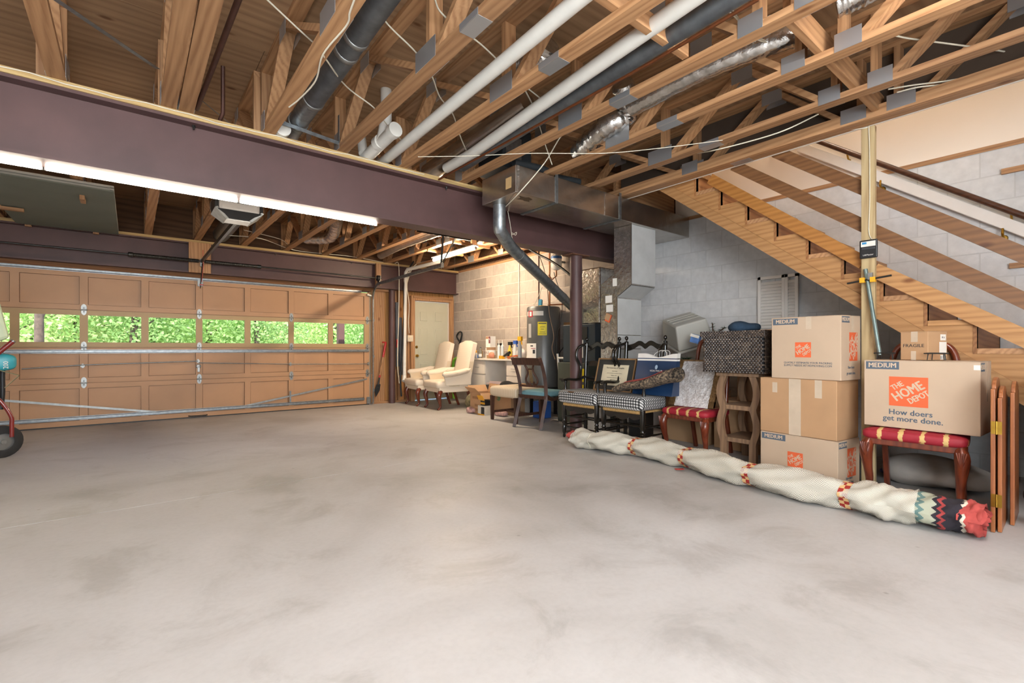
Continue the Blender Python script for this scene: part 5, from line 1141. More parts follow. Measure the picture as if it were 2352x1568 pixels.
# bubble wrapped picture on red chair
def _bub():
    m, t, b = M_new('bubble_wrap'); v = coords(t, (1, 1, 1), False)
    vo = t.nodes.new('ShaderNodeTexVoronoi'); vo.inputs['Scale'].default_value = 55; lk(t, v, vo.inputs['Vector']); n = noise(t, v, 16, 4, .6, 1)
    lk(t, ramp(t, n, [(.35, S('c9c0bb')), (.6, S('f2efee'))]), b.inputs['Base Color']); b.inputs['Roughness'].default_value = .16
    b.inputs['Alpha'].default_value = .78
    bump(t, b, mul(t, vo.outputs['Distance'], n, .6, 'ADD'), .6, .015); return m
BUB = _bub()
fp = root('wrapped_frame', (4.25, 2.6, .51), 'gilt picture frame in bubble wrap leaning on the red striped chair', 'frame')
zz0 = .515; pl, pr = gx(1545, 900, 4.36), gx(1648, 900, 4.36); ya, yb = pl.y, pr.y; hf = .45
GILT = plain('gilt_carved', S('8f6f48'), .45, .3, .35, 40, .9, 40)
for a, c, h0, h1 in ((ya, yb, 0, .06), (ya, yb, hf-.06, hf), (ya, ya-.06, 0, hf), (yb+.06, yb, 0, hf)): sheet(min(a, c), max(a, c), h0, h1, 0, .03, 'frame_side', GILT, fp, 4.28, .42)
sheet(yb+.05, ya-.05, .05, hf-.05, -.008, .01, 'picture', plain('pale_picture', S('b5a993'), .6), fp, 4.28, .42)
b = MB(); b.grid(lambda i, j: lean(ya-.075+(yb-.0-ya)*.74*i/18, -.005+(hf-.01)*j/22, .012+.007*math.sin(i*2.3+j*1.1)*math.cos(j*1.7), 4.28, .42), 19, 23); build(b, 'bubble_wrap', BUB, fp, smooth=60)
# ---------- rolled rug in a mesh bag
def _mesh_mat():
    m, t, b = M_new('white_mesh'); tc = t.nodes.new('ShaderNodeUVMap'); 
    sp = t.nodes.new('ShaderNodeSeparateXYZ'); lk(t, tc.outputs[0], sp.inputs[0]); outs = []
    for sgn in (1, -1):
        ad = t.nodes.new('ShaderNodeMath'); ad.operation = 'ADD' if sgn > 0 else 'SUBTRACT'; lk(t, sp.outputs[0], ad.inputs[0]); lk(t, sp.outputs[1], ad.inputs[1])
        fr_ = t.nodes.new('ShaderNodeMath'); fr_.operation = 'FRACT'; lk(t, ad.outputs[0], fr_.inputs[0])
        gt = t.nodes.new('ShaderNodeMath'); gt.operation = 'GREATER_THAN'; gt.inputs[1].default_value = .42; lk(t, fr_.outputs[0], gt.inputs[0]); outs.append(gt.outputs[0])
    mn = t.nodes.new('ShaderNodeMath'); mn.operation = 'MULTIPLY'; lk(t, outs[0], mn.inputs[0]); lk(t, outs[1], mn.inputs[1])
    b.inputs['Base Color'].default_value = rgb(S('e3ddcf')); b.inputs['Roughness'].default_value = .8
    al = t.nodes.new('ShaderNodeMath'); al.operation = 'SUBTRACT'; al.inputs[0].default_value = 1.0; lk(t, mn.outputs[0], al.inputs[1]); lk(t, al.outputs[0], b.inputs['Alpha'])
    return m
def _kilim():
    m, t, b = M_new('kilim'); tc = t.nodes.new('ShaderNodeUVMap'); mp = t.nodes.new('ShaderNodeMapping'); lk(t, tc.outputs[0], mp.inputs['Vector'])
    sp = t.nodes.new('ShaderNodeSeparateXYZ'); lk(t, mp.outputs[0], sp.inputs[0])
    # stepped zig-zag: u + snapped triangle(v)
    m1 = t.nodes.new('ShaderNodeMath'); m1.operation = 'PINGPONG'; m1.inputs[1].default_value = .5; lk(t, sp.outputs[1], m1.inputs[0])
    sn = t.nodes.new('ShaderNodeMath'); sn.operation = 'SNAP'; sn.inputs[1].default_value = .1; lk(t, m1.outputs[0], sn.inputs[0])
    ad = t.nodes.new('ShaderNodeMath'); ad.operation = 'ADD'; lk(t, sp.outputs[0], ad.inputs[0]); lk(t, sn.outputs[0], ad.inputs[1])
    dv = t.nodes.new('ShaderNodeMath'); dv.operation = 'MULTIPLY'; dv.inputs[1].default_value = .1; lk(t, ad.outputs[0], dv.inputs[0])
    r = ramp(t, dv.outputs[0], [(0, S('b04a44')), (.36, S('b04a44')), (.361, S('d8d0bd')), (.42, S('d8d0bd')), (.421, S('26222a')), (.62, S('26222a')), (.621, S('9a3a38')), (.66, S('26222a')), (.70, S('a9ac98')), (.80, S('5f7c78')), (.84, S('a9ac98'))])
    r.node.color_ramp.interpolation = 'CONSTANT'; lk(t, r, b.inputs['Base Color']); b.inputs['Roughness'].default_value = .9; return m
def uv_tube(name, rings, mat, parent, usc, vsc, smooth=60, u0=0.0):
    """rings: list of closed loops (same length) -> one mesh with UVs"""
    n = len(rings[0]); mb = MB(); mb.grid(lambda i, j: rings[i][j % n], len(rings), n+1)
    o = build(mb, name, mat, parent, smooth=smooth); me = o.data; uv = me.uv_layers.new(name='UVMap')
    for pl_ in me.polygons:
        for li in pl_.loop_indices:
            vi = me.loops[li].vertex_index; i, j = divmod(vi, n+1); uv.data[li].uv = (u0+i*usc, j*vsc)
    return o
rr_ = root('rolled_rug', (3.6, 2, zf(2)), 'rolled kilim rug in a white mesh bag tied with red bands on the floor', 'rug')
edge = [gf(*p) for p in ((1302, 1026), (1350, 1037), (1450, 1052), (1570, 1082), (1720, 1128), (1945, 1182), (2080, 1212), (2205, 1238), (2268, 1252))]
axis = [Vector((p.x+.105, p.y+.02, p.z+.10)) for p in edge]
A = bez(axis, 14); n_ = len(A); ties = [13, 33, 47, 60, 74]
def rad(i):
    base = .108
    for t_ in [14, 28, 42, 56, 70]: base -= .020*math.exp(-((i-t_)/2.2)**2)
    return base*(.72 if i < 5 else 1.0)
def ring(i, extra=0.0, wr=1.0, m=36):
    c = A[i]; d = (A[min(i+1, n_-1)]-A[max(i-1, 0)]).normalized(); sd = d.cross(Vector((0, 0, 1))).normalized(); out = []
    for k in range(m):
        a = 2*PI*k/m; r = rad(i)+extra+wr*(.013*math.sin(3*a+i*.45)+.010*math.sin(5*a-i*.8)+.004*math.sin(9*a+i*1.7))
        z = r*.86*math.sin(a); p = c+sd*r*1.1*math.cos(a)+Vector((0, 0, z)); fz = zf(p.y)+.003
        if p.z < fz: p.z = fz
        out.append(p)
    return out
i_end = 88
uv_tube('mesh_bag', [ring(i) for i in range(3, i_end)], _mesh_mat(), rr_, 3.0, 1.6)
KIL = _kilim()
uv_tube('kilim_roll', [ring(i, -.012, .7) for i in range(0, n_)], KIL, rr_, -.33, 1/3.0, 60, (n_-1)*.33)
# open spiral end of the kilim
e_ = A[-1]; d = (A[-1]-A[-3]).normalized(); sd = d.cross(Vector((0, 0, 1))).normalized(); b = MB(); sp_ = []
for k in range(46):
    a = k*.33; r = .100*(1-k/56)+.006*math.sin(a*2.3); p = sd*r*1.1*math.cos(a)+Vector((0, 0, r*.75*math.sin(a))); sp_.append(p)
b.grid(lambda i, j: e_+sp_[i]+d*(-.10+.10*j+.02*math.sin(i*.9)*j)+Vector((0, 0, max(0, zf(e_.y)+.004-(e_+sp_[i]).z))), 46, 2)
build(b, 'spiral_end', [plain('kilim_red', S('b04a44'), .9, 0, .15, 30)], rr_, smooth=60)
BAND = None
def _bandm():
    m, t, b = M_new('red_check_ribbon'); tc = t.nodes.new('ShaderNodeUVMap'); ck = t.nodes.new('ShaderNodeTexChecker'); ck.inputs['Scale'].default_value = 1.0; ck.inputs['Color1'].default_value = rgb(S('9d2a22')); ck.inputs['Color2'].default_value = rgb(S('d8b37c'))
    lk(t, tc.outputs[0], ck.inputs['Vector']); lk(t, ck.outputs['Color'], b.inputs['Base Color']); b.inputs['Roughness'].default_value = .7; return m
BAND = _bandm()
for t_ in (28, 42, 56, 70):
    c = A[t_]; rings = []
    for q in (-1.0, 0, 1.0):
        d = (A[t_+1]-A[t_-1]).normalized(); rings.append([p+d*q*.028 for p in ring(t_, .005, .6)])
    uv_tube('tie_band', rings, BAND, rr_, 1.0, .5)
build(MB().tube(ring(14, .001, .5), .004, 6, closed=True), 'drawstring', CABLE, rr_)
c = A[42]+Vector((-.15, 0.03, -.085)); build(MB().beam(c, c+Vector((.06, -.04, 0)), .03, .006), 'ribbon_tail', plain('ribbon_red', S('9d2a22'), .7), rr_)
uv_tube('kilim_tip', [ring(i, -.006, .8) for i in range(0, 7)], KIL, rr_, .45, 1/3.0, 60, 1.6)
# dark end at the far tip
c = A[0]; 
# ---------- folded wooden screen
sc_ = root('folding_screen', (3.85, .38, zf(.38)), 'folded honey wood panels with brass hinges standing beside the moving boxes', 'screen')
zfl = zf(.38)
def arch(w, h, s=.06):
    pts = [(0, 0), (w, 0), (w, h-s)]
    for k in range(9): a = k/8*PI/2; pts.append((w*.5+w*.35*math.cos(a), h-s+s*math.sin(a)))
    pts += [(w*.15+w*.35*(1-math.cos(k/8*PI/2)) if 0 else w*.5-w*.35*math.sin(k/8*PI/2), h-s+s*math.cos(k/8*PI/2)) for k in range(1, 9)]+[(0, h-s)]
    return pts
for i, (px_, h_, w_) in enumerate(((2275, .85, .34), (2291, .80, .34), (2324, .82, .34))):
    p = gf(px_, 1222) if i < 2 else gf(px_-4, 1206); d = Vector((1, .03, 0))
    pn_ = build(MB().prism(arch(w_, h_), (p.x, p.y, zfl+.002), d, (0, 0, 1), (0, -.018, 0)), 'panel', HONEY, sc_, bevel=.003)
hx = gf(2275, 1222)
for z in (.18, .58):
    build(MB().box((hx.x-.004, hx.y-.045, zfl+z-.035), (hx.x-.001, hx.y-.002, zfl+z+.035)).tube([(hx.x-.004, hx.y-.0235, zfl+z-.036), (hx.x-.004, hx.y-.0235, zfl+z+.036)], .004, 8), 'hinge', BRASS, sc_)
# ---------- right edge: dark table, tall box, caster base
dt = root('black_table', (4.3, .12, zf(.1)), 'black table edge beside the folding screen', 'table')
build(MB().box((4.06, -.55, .84), (4.34, .27, .90)), 'table_top', BLACKG, dt, bevel=.006); build(MB().box((4.08, -.5, .74), (4.32, .25, .84)), 'apron', BLACKG, dt)
for yy in (-.5, .21): build(MB().box((4.29, yy, zf(0)), (4.33, yy+.04, .76)), 'leg', BLACKG, dt)
R, P, e1, e2 = carton('moving_box', (4.12, -.30), 0, .50, .16, .56, zf(.1), CARDL, 'heavy duty small moving box under the black table')
facebox(P, 'f', .30, .47, .0+.16, .40, .0008, 'orange_panel', ORANGE, R); textobj('HEAVY DUTY SMALL', .05, P(.42, 0, .22), (0, 0, -1), (0, -1, 0) if 0 else (0, -1, 0), KRAFT, R, 'lettering', align='CENTER', off=.0014)
cb = root('caster_base', (3.9, .05, zf(0)), 'black caster wheel base at the foot of the black table', 'base')
pc_ = gf(2352, 1190); pc_.z = zf(pc_.y)
for k, (dx, dy, dz) in enumerate(((0.1, -.06, .035), (.12, -.05, .17))):
    c = Vector((pc_.x-.25+dx, pc_.y+dy+.02, zf(0)+dz)); build(MB().lathe([(.012, -.014), (.032, -.014), (.036, -.008), (.036, .008), (.032, .014), (.012, .014)], c, 16, (.3, 1, 0)), 'caster', BLACKP, cb, smooth=40)
build(MB().tube([(pc_.x-.15, pc_.y-.04, zf(0)+.04), (pc_.x-.13, pc_.y-.05, zf(0)+.17), (pc_.x-.05, pc_.y-.3, zf(0)+.17)], .015, 8), 'arm', BLACKP, cb, smooth=50)
# folded canvas behind red chair
b = MB(); superq(b, (4.62, .78, zf(.8)+.10), (.20, .33, .10), .8, .8, 26, 14, 0, lambda p: Vector((p.x, p.y, p.z*(1+.3*math.sin(7*p.y+9*p.x)))))
props(build(b, 'dust_sheet', plain('grey_canvas', S('b2aca4'), .9, 0, .1, 6, .3, 20), smooth=60, loc=(4.62, .78, zf(.8))), 'crumpled pale dust sheet on the floor behind the red chair', 'cloth')
# ================================================================= WATER HEATER CORNER
hc = Vector((5.2, 5.70, 0)); vd = Vector((hc.x, hc.y, 0)).normalized(); vr = Vector((vd.y, -vd.x, 0))
def cpatch(s0, s1, z0, z1, r, name, mat, R, c=hc):
    a0, a1 = math.asin(max(-1, s0)), math.asin(min(1, s1)); n = 8
    def pt(k, rr, z): a = a0+(a1-a0)*k/n; return Vector((c.x, c.y, z))+(-vd*math.cos(a)+vr*math.sin(a))*rr
    b = MB(); b.grid(lambda i, j: pt(i, r+.002, z0+(z1-z0)*j), n+1, 2); return build(b, name, mat, R, smooth=60)
wh = root('water_heater', (hc.x, hc.y, .46), 'tall grey water heater with yellow energy label on a dark stand', 'water heater')
HG = plain('heater_grey', S('5a5b5a'), .35, .2, .08, 4)
build(MB().lathe([(.0, .46), (.25, .46), (.27, .475), (.27, 1.72), (.255, 1.745), (.0, 1.75)], (hc.x, hc.y, 0), 40), 'tank', HG, wh, smooth=35)
cpatch(-.95, -.0, 1.595, 1.665, .27, 'brand_strip', plain('pale_strip', S('c8c4bc'), .4), wh); cpatch(-.86, -.62, 1.575, 1.675, .271, 'brand_emblem', plain('emblem_red', S('a8222e'), .4), wh); cpatch(-.80, -.68, 1.59, 1.66, .272, 'emblem_mark', PAPER, wh)
YL = plain('energy_yellow', S('e8d414'), .5); cpatch(-.33, .2, 1.285, 1.495, .27, 'energy_label', YL, wh)
for z, w in ((1.47, .5), (1.42, .3), (1.385, .2), (1.34, .35), (1.31, .45)): cpatch(-.06-.45*w, -.06+.45*w, z-.006, z+(.008 if z > 1.45 else .0), .271, 'label_print', INK, wh)
cpatch(-.99, -.42, .90, 1.16, .27, 'instruction_label', PAPER, wh); cpatch(-.62, -.48, 1.0, 1.06, .271, 'label_figure', INK, wh); cpatch(-.72, -.46, 1.075, 1.085, .271, 'label_rule', plain('label_red', S('a33540'), .6), wh); cpatch(-.75, -.6, 1.11, 1.13, .271, 'label_print', INK, wh)
cpatch(-.86, -.70, 1.25, 1.47, .272, 'element_cover', GREYP, wh)
build(MB().tube([hc+Vector((-.1, 0, 1.74)), hc+Vector((-.1, 0, 2.72))], .012, 8), 'water_pipe', IRONP, wh, smooth=60); build(MB().tube([hc+Vector((.08, -.06, 1.74)), hc+Vector((.08, -.06, 2.72))], .013, 8), 'water_pipe', COPPER, wh, smooth=60)
build(MB().tube([hc+Vector((.05, -.05, 1.78)), hc+Vector((.15, -.3, 1.78)), hc+Vector((.2, -.45, 1.76)), hc+Vector((.2, -.46, .9))], .011, 8), 'relief_pipe', COPPER, wh, smooth=60)
build(MB().obox(hc+Vector((-.09, -.03, 1.81)), (.05, .05, .1), (0, .2, .5)), 'tag', plain('blue_tag', S('2f86a8'), .5), wh); build(MB().obox(hc+Vector((-.06, -.05, 1.757)), (.12, .06, .012)), 'yellow_tag', YEL, wh)
for a in range(4): 
    p = hc+Vector((.19*math.cos(a*PI/2+.8), .19*math.sin(a*PI/2+.8), 0)); build(MB().box((p.x-.02, p.y-.02, .02), (p.x+.02, p.y+.02, .445)), 'stand_leg', BLACKP, wh)
build(MB().box((hc.x-.26, hc.y-.26, .43), (hc.x+.26, hc.y+.26, .46)), 'stand_top', BLACKP, wh)
ex = root('expansion_tank', (5.33, 5.35, 2.0), 'white expansion tank with blue band on the block wall above the heater', 'tank')
ec = gx(1278, 602, 5.32)
build(MB().lathe([(.02, -.13), (.07, -.11), (.085, -.07), (.085, .09), (.06, .125), (.02, .13)], ec, 20), 'tank', WHITEP, ex, smooth=50); build(MB().lathe([(.0865, .05), (.0865, .09)], ec, 20, (0, 0, 1), False, False), 'band', plain('blue_band', S('3a6fae'), .4), ex, smooth=60)
build(MB().tube([ec+Vector((0, 0, -.12)), ec+Vector((0, 0, -.22)), ec+Vector((-.05, .05, -.28)), ec+Vector((-.09, .08, -.2))], .012, 8), 'elbow', COPPER, ex, smooth=60)
build(MB().box((ec.x-.02, ec.y-.02, ec.z), (WX-.001, ec.y+.02, ec.z+.03)), 'wall_bracket', STEEL, ex)
def wire(name, pix, X, r, mat, label, cat='cable', n=7, parent=None):
    pts = bez([gx(p[0], p[1], X if len(p) < 3 else p[2]) for p in pix], 6)
    if parent: return build(MB().tube(pts, r, n), name, mat, parent, smooth=60)
    return props(build(MB().tube(pts, r, n), name, mat, smooth=60, loc=pts[0]), label, cat)
wire('black_hose', [(1205, 565), (1232, 582), (1270, 602), (1310, 632), (1330, 660)], 5.0, .018, BLACKP, 'thick black line set running down to the steel column')
wire('heater_wire', [(1240, 590), (1250, 620), (1258, 668), (1262, 720), (1272, 770), (1268, 800), (1275, 825)], 4.88, .006, plain('tan_wire', S('7a6450'), .6), '', parent=wh)
wire('heater_wire', [(1272, 625), (1290, 690), (1288, 740), (1280, 770), (1278, 830)], 5.1, .005, BLACKP, '', parent=wh)
wire('heater_wire', [(1245, 660), (1232, 690), (1226, 702)], 5.0, .005, CABLE, '', parent=wh)
wire('conduit', [(1192, 600), (1192, 690), (1192, 780)], 5.485, .008, CABLE, 'thin white conduit down the grey block wall', 'conduit')
wire('black_wires', [(1276, 822), (1292, 800), (1300, 790), (1310, 782)], 5.3, .008, BLACKP, 'black wires tangled beside the pegboard')
wire('drain_line', [(1281, 812, 5.0), (1284, 850, 5.0), (1290, 900, 5.0), (1292, 945, 5.0)], 5.0, .017, PVC, 'slanting white PVC drain line next to the water heater', 'pipe', 10)
wire('drain_line', [(1283, 822, 5.0), (1300, 822, 5.0), (1322, 821, 5.0)], 5.0, .017, PVC, 'level white PVC drain line behind the steel column', 'pipe', 10)
pg = root('pegboard', (WX, 5.3, .8), 'tan pegboard on the block wall behind the water heater', 'pegboard')
build(MB().box((WX-.02, 5.0, .78), (WX-.012, 5.52, 1.50)), 'board', plain('tan_hardboard', S('b98a5c'), .7), pg)
b = MB()
for i in range(16):
    for j in range(22): b.lathe([(.004, 0), (.004, .001)], (WX-.0201, 5.03+i*.031, .81+j*.031), 6, (-1, 0, 0))
o = build(b, 'holes', INK, pg); o['kind'] = 'stuff'
build(MB().box((WX-.03, 5.86, 1.28), (WX-.005, 5.90, 1.74)), 'edge_stick', PINE_Z, pg)
# furnace
FG = plain('furnace_green', S('4b5148'), .5, .1, .08, 4); fu = root('furnace', (5.1, 4.7, .02), 'dark green furnace cabinet behind the steel column', 'furnace')
build(MB().box((4.86, 4.43, .03), (5.42, 5.02, .88)), 'cabinet', FG, fu, bevel=.008); build(MB().box((4.853, 4.86, .62), (4.859, 4.98, .65)), 'louver', BLACKP, fu)
build(MB().box((4.93, 4.36, .88), (5.42, 4.98, 1.42)), 'upper_cabinet', plain('dark_teal', S('22303a'), .5, 0, .1, 4), fu, bevel=.008)
build(MB().box((5.0, 4.34, 1.42), (5.42, 4.78, 2.20)), 'plenum', FOILW, fu, bevel=.02)
build(MB().box((4.925, 4.58, .95), (4.929, 4.68, 1.26)), 'label', PAPER, fu); build(MB().box((4.853, 4.44, .62), (4.8585, 4.62, .80)), 'yellow_label', YL, fu); build(MB().box((4.853, 4.5, .48), (4.8585, 4.6, .58)), 'yellow_label', YL, fu); build(MB().box((4.92, 4.50, 1.20), (4.928, 4.66, 1.38)), 'control', BLACKP, fu)
# ================================================================= DESK WITH CLUTTER
dk = root('desk', (5.2, 6.75, .015), 'white laminate desk against the grey block wall', 'desk'); LAM = plain('white_laminate', S('ddd5c9'), .4, 0, .03)
DZ = .90; build(MB().box((4.96, 6.0, DZ-.03), (5.49, 7.55, DZ)), 'desk_top', LAM, dk, bevel=.003)
for y0, y1 in ((7.05, 7.53), (6.02, 6.42)):
    build(MB().box((5.02, y0, .02), (5.47, y1, DZ-.031)), 'cabinet_side', LAM, dk)
    for z0, z1 in ((.62, .85), (.04, .60)):
        dr = build(MB().box((5.0, y0+.004, z0), (5.019, y1-.004, z1)), 'drawer_front', LAM, dk, bevel=.002)
        build(MB().tube([(5.0, (y0+y1)/2-.05, (z0+z1)/2), (4.98, (y0+y1)/2-.05, (z0+z1)/2), (4.98, (y0+y1)/2+.05, (z0+z1)/2), (5.0, (y0+y1)/2+.05, (z0+z1)/2)], .004, 6), 'handle', STEEL, dr)
build(MB().box((5.45, 6.42, .2), (5.47, 7.05, DZ-.04)), 'back_panel', LAM, dk)
DX = 5.12
def on_desk(px): p = gx(px, 815, DX); return p.y
def item(name, px, label, cat, parts, x=DX, z=None):
    y = on_desk(px); z = DZ+.001 if z is None else z; R = root(name, (x, y, z), label, cat)
    for nm, mb, mt in parts: build(mb, nm, mt, R, world=False, smooth=45)
    return R
L = lambda prof, o=(0, 0, 0), n=16: MB().lathe(prof, o, n)
col = lambda h, r=.4: plain('paint_'+h, S(h), r)
item('paint_can', 1128, 'paint can with white KILZ label under another can on the desk', 'can', [('can', L([(.0, 0), (.082, 0), (.082, .19), (.086, .195), (.086, .2), (.0, .2)]), CARD), ('label', MB().lathe([(.083, .06), (.083, .15)], (0, 0, 0), 24, (0, 0, 1), False, False), WHITEP)])
R = bpy.data.objects.get('paint_can'); textobj('KILZ', .05, (DX-.083, R.location.y+.005, DZ+.105), (0.35, -.94, 0), (0, 0, 1), plain('kilz_brown', S('7a4a3a'), .6), R, off=.012)
item('paint_carton', 1127, 'white and maroon carton stacked on the paint can', 'box', [('carton', MB().box((-.06, -.07, 0), (.06, .07, .20)), WHITEP), ('maroon_panel', MB().box((-.0615, -.07, .07), (-.06, -.02, .195)), col('6b2f3c')), ('tan_panel', MB().box((-.0615, -.015, .15), (-.06, .065, .195)), col('b48a6a')), ('paint_mark', MB().beam((-.063, -.06, .13), (-.063, -.03, .16), .002, .008), WHITEP)], DX, DZ+.202)
item('white_jug', 1111, 'white jug with red cap behind the paint can', 'bottle', [('jug', MB().box((-.05, -.07, 0), (.05, .07, .19)), WHITEP), ('neck', L([(.04, .19), (.02, .23), (.02, .25)]), WHITEP), ('cap', L([(.022, .245), (.022, .27), (0, .272)]), col('c84a30'))], DX+.14)
item('oil_bottle', 1104, 'amber oil bottle with dark cap on the desk corner', 'bottle', [('bottle', L([(0, 0), (.035, 0), (.035, .12), (.014, .16), (.014, .18)]), col('8a6420', .2)), ('cap', L([(.016, .175), (.016, .205), (0, .206)]), INK)])
item('glue_bottle', 1099, 'small yellow capped glue bottle on the desk corner', 'bottle', [('bottle', L([(0, 0), (.02, 0), (.02, .08), (.008, .1)]), WHITEP), ('cap', L([(.012, .1), (.005, .15), (0, .151)]), YEL)], DX-.05)
item('clear_bottle', 1111, 'clear bottle with white label before the paint can', 'bottle', [('bottle', L([(0, 0), (.032, 0), (.032, .13), (.015, .16), (.015, .19)]), col('7c7a70', .15)), ('label', MB().lathe([(.033, .03), (.033, .08)], (0, 0, 0), 16, (0, 0, 1), False, False), WHITEP)], DX-.08)
item('blue_block', 1094, 'small blue block at the end of the desk', 'block', [('block', MB().box((-.025, -.03, 0), (.025, .03, .06)), col('3a72c0'))])
def spray(px, label, bc, hc_, h=.22, x=DX):
    return item('spray_bottle', px, label, 'bottle', [('bottle', L([(0, 0), (.036, 0), (.038, .02), (.036, h*.55), (.016, h*.78), (.015, h*.85)]), bc), ('trigger_head', MB().box((-.02, -.055, h*.85), (.02, .035, h*1.05)).beam((0, -.035, h*.88), (-.0, -.06, h*.68), .016, .012), hc_)], x)
spray(1141, 'clear spray bottle with black trigger beside the paint can', col('b9b4aa'), BLACKP, .26, DX+.06)
spray(1166, 'spray bottle with black and yellow trigger on the desk', col('d8c24a'), BLACKP, .28, DX+.05)
spray(1177, 'white spray bottle with blue trigger on the desk', WHITEP, col('2f55a8'), .30, DX+.06)
spray(1199, 'grey spray can with yellow trigger beside the water heater', col('8f9296'), YEL, .36, DX-.05)
for px_, lb in ((1149, 'white caulk tube standing beside the peach rag'), (1157, 'white caulk tube standing beside the drill')):
    item('caulk_tube', px_, lb, 'tube', [('tube', L([(0, 0), (.025, 0), (.025, .22)]), col('cfd8dc')), ('nozzle', L([(.026, .22), (.018, .235), (.008, .245), (.004, .33), (0, .331)]), WHITEP)], DX-.03)
b = MB(); superq(b, (0, 0, .055), (.05, .06, .055), .9, .9, 18, 10, 0, lambda p: p*(1+.15*math.sin(40*p.y+25*p.z))); item('peach_rag', 1138, 'bunched peach and red rag on the desk', 'rag', [('rag', b, col('cf8a70', .9))], DX-.08)
item('drill', 1174, 'black power drill lying on the desk', 'drill', [('body', MB().tube([(0, .09, .04), (0, -.03, .09), (0, -.09, .11)], [.016, .026, .026], 12), BLACKP), ('handle', MB().tube([(0, -.06, .09), (.0, -.04, .02)], .02, 10), BLACKP)], DX-.1)
item('yellow_box', 1165, 'small yellow box at the desk edge', 'box', [('box', MB().box((-.03, -.045, 0), (.03, .045, .055)), YEL)], DX-.12)
item('tool_tray', 1188, 'orange and brown tool tray on the desk beside the grey spray can', 'tray', [('tray', MB().box((-.08, -.14, 0), (.08, .10, .025)), col('a8673c')), ('tool', MB().beam((-.06, .12, .035), (-.03, -.12, .06), .03, .02), col('c6602c')), ('blade', MB().beam((.02, .1, .035), (.03, -.1, .05), .04, .004), STEEL)], DX-.05)
b = MB(); superq(b, (0, 0, .09), (.08, .11, .09), .9, .9, 18, 10, 0, lambda p: p*(1+.1*math.sin(30*p.y+15*p.x))); item('plastic_sack', 1186, 'pale plastic sack behind the drill', 'sack', [('sack', b, col('d5d0cb', .3))], DX+.13)
b = MB(); superq(b, (0, 0, .1), (.06, .09, .1), .9, .9, 18, 10); item('foam_roll', 1210, 'white foam roll by the water heater', 'roll', [('roll', b, col('e4d3c2', .8))], DX+.13)
# ================================================================= FLOOR CLUTTER BY THE DESK
def open_box(name, C, w, d, h, label, mat, ang=0.0):
    R = root(name, (C[0], C[1], zf(C[1])), label, 'box', None, None, ang); B = lambda mb, nm, mt=mat: build(mb, nm, mt, R, world=False); t = .006
    B(MB().box((0, 0, .001), (d, w, .006)), 'bottom'); B(MB().box((0, 0, .006), (t, w, h)), 'side'); B(MB().box((d-t, 0, .006), (d, w, h)), 'side'); B(MB().box((t, 0, .006), (d-t, t, h)), 'side'); B(MB().box((t, w-t, .006), (d-t, w, h)), 'side')
    B(MB().beam((-.0, w/2, h), (-.10, w/2, h+.09), w, .005, (0, 0, 1)), 'flap'); B(MB().beam((d/2, w, h), (d/2, w+.09, h+.10), d, .005, (0, 0, 1)), 'flap'); B(MB().beam((d/2, 0, h), (d/2, -.08, h-.09), d, .005, (0, 0, 1)), 'flap'); B(MB().beam((d, w/2, h), (d+.03, w/2, h+.13), w, .005), 'flap')
    return R
R = open_box('open_carton', (4.36, 6.28), .34, .34, .34, 'open cardboard box with raised flaps in front of the desk', CARD, math.radians(-6))
for z0, w_ in ((.24, .2), (.12, .12), (.05, .1)): build(MB().box((-.001, .06, z0), (0, .06+w_, z0+.04)), 'print_block', plain('box_print', S('9a7350'), .8), R, world=False)
R = open_box('open_carton', (4.66, 5.86), .40, .30, .36, 'open cardboard box with green print behind the beige seat', CARD, math.radians(4)); build(MB().lathe([(.05, 0), (.05, .001)], (-.001, .30, .26), 12, (-1, 0, 0)), 'green_print', plain('print_green', S('6f8a62'), .8), R, world=False)
b = MB(); superq(b, (0, 0, 0), (.12, .2, .09), .8, .8, 22, 12, .4, lambda p: p*(1+.15*math.sin(23*p.y))); props(build(b, 'black_bag', BLACKC, smooth=60, world=False), 'black cloth bag on the open boxes under the desk', 'bag').location = (4.82, 6.1, .45)
b = MB().box((-.1, -.17, 0), (.1, .17, .02)).box((-.08, -.15, .02), (.1, .12, .05)); o = props(build(b, 'binder_pile', plain('grey_pink_paper', S('b9a6a2'), .7), world=False), 'pile of binders lying on the open boxes under the desk', 'binders'); o.location = (4.88, 6.5, .0+zf(6.5)+.45); o.rotation_euler = (.0, .1, .2)
props(build(MB().box((4.78, 6.34, zf(6.5)), (4.955, 6.75, .455)), 'storage_crate', plain('dark_crate', S('3a3634'), .7), loc=(4.9, 6.5, zf(6.5)), bevel=.01), 'dark crate under the desk carrying the binders', 'crate')
c = gf(1105, 953); sb = root('tool_carton', (c.x, c.y, zf(c.y)), 'small black and yellow tool carton in front of the open box', 'box'); sb2 = build(MB().box((0, -.09, .0), (.13, .09, .15)), 'carton', col('d8d4c6', .6), sb, world=False)
build(MB().box((-.001, -.088, .015), (0, -.0, .13)), 'picture_panel', BLACKP, sb2, world=False); build(MB().box((-.0015, -.09, .0), (0, .09, .02)), 'stripe', YEL, sb, world=False)
o = root('tool_carton', (c.x+.02, c.y+.01, zf(c.y)+.152), 'black and yellow tool carton stacked on another small carton', 'box'); build(MB().box((0, -.085, 0), (.12, .085, .08)), 'carton', BLACKP, o, world=False); build(MB().box((-.001, -.085, .02), (0, .085, .05)), 'stripe', YEL, o, world=False); build(MB().beam((.0, 0, .08), (-.04, 0, .16), .16, .004), 'flap', YEL, o, world=False)
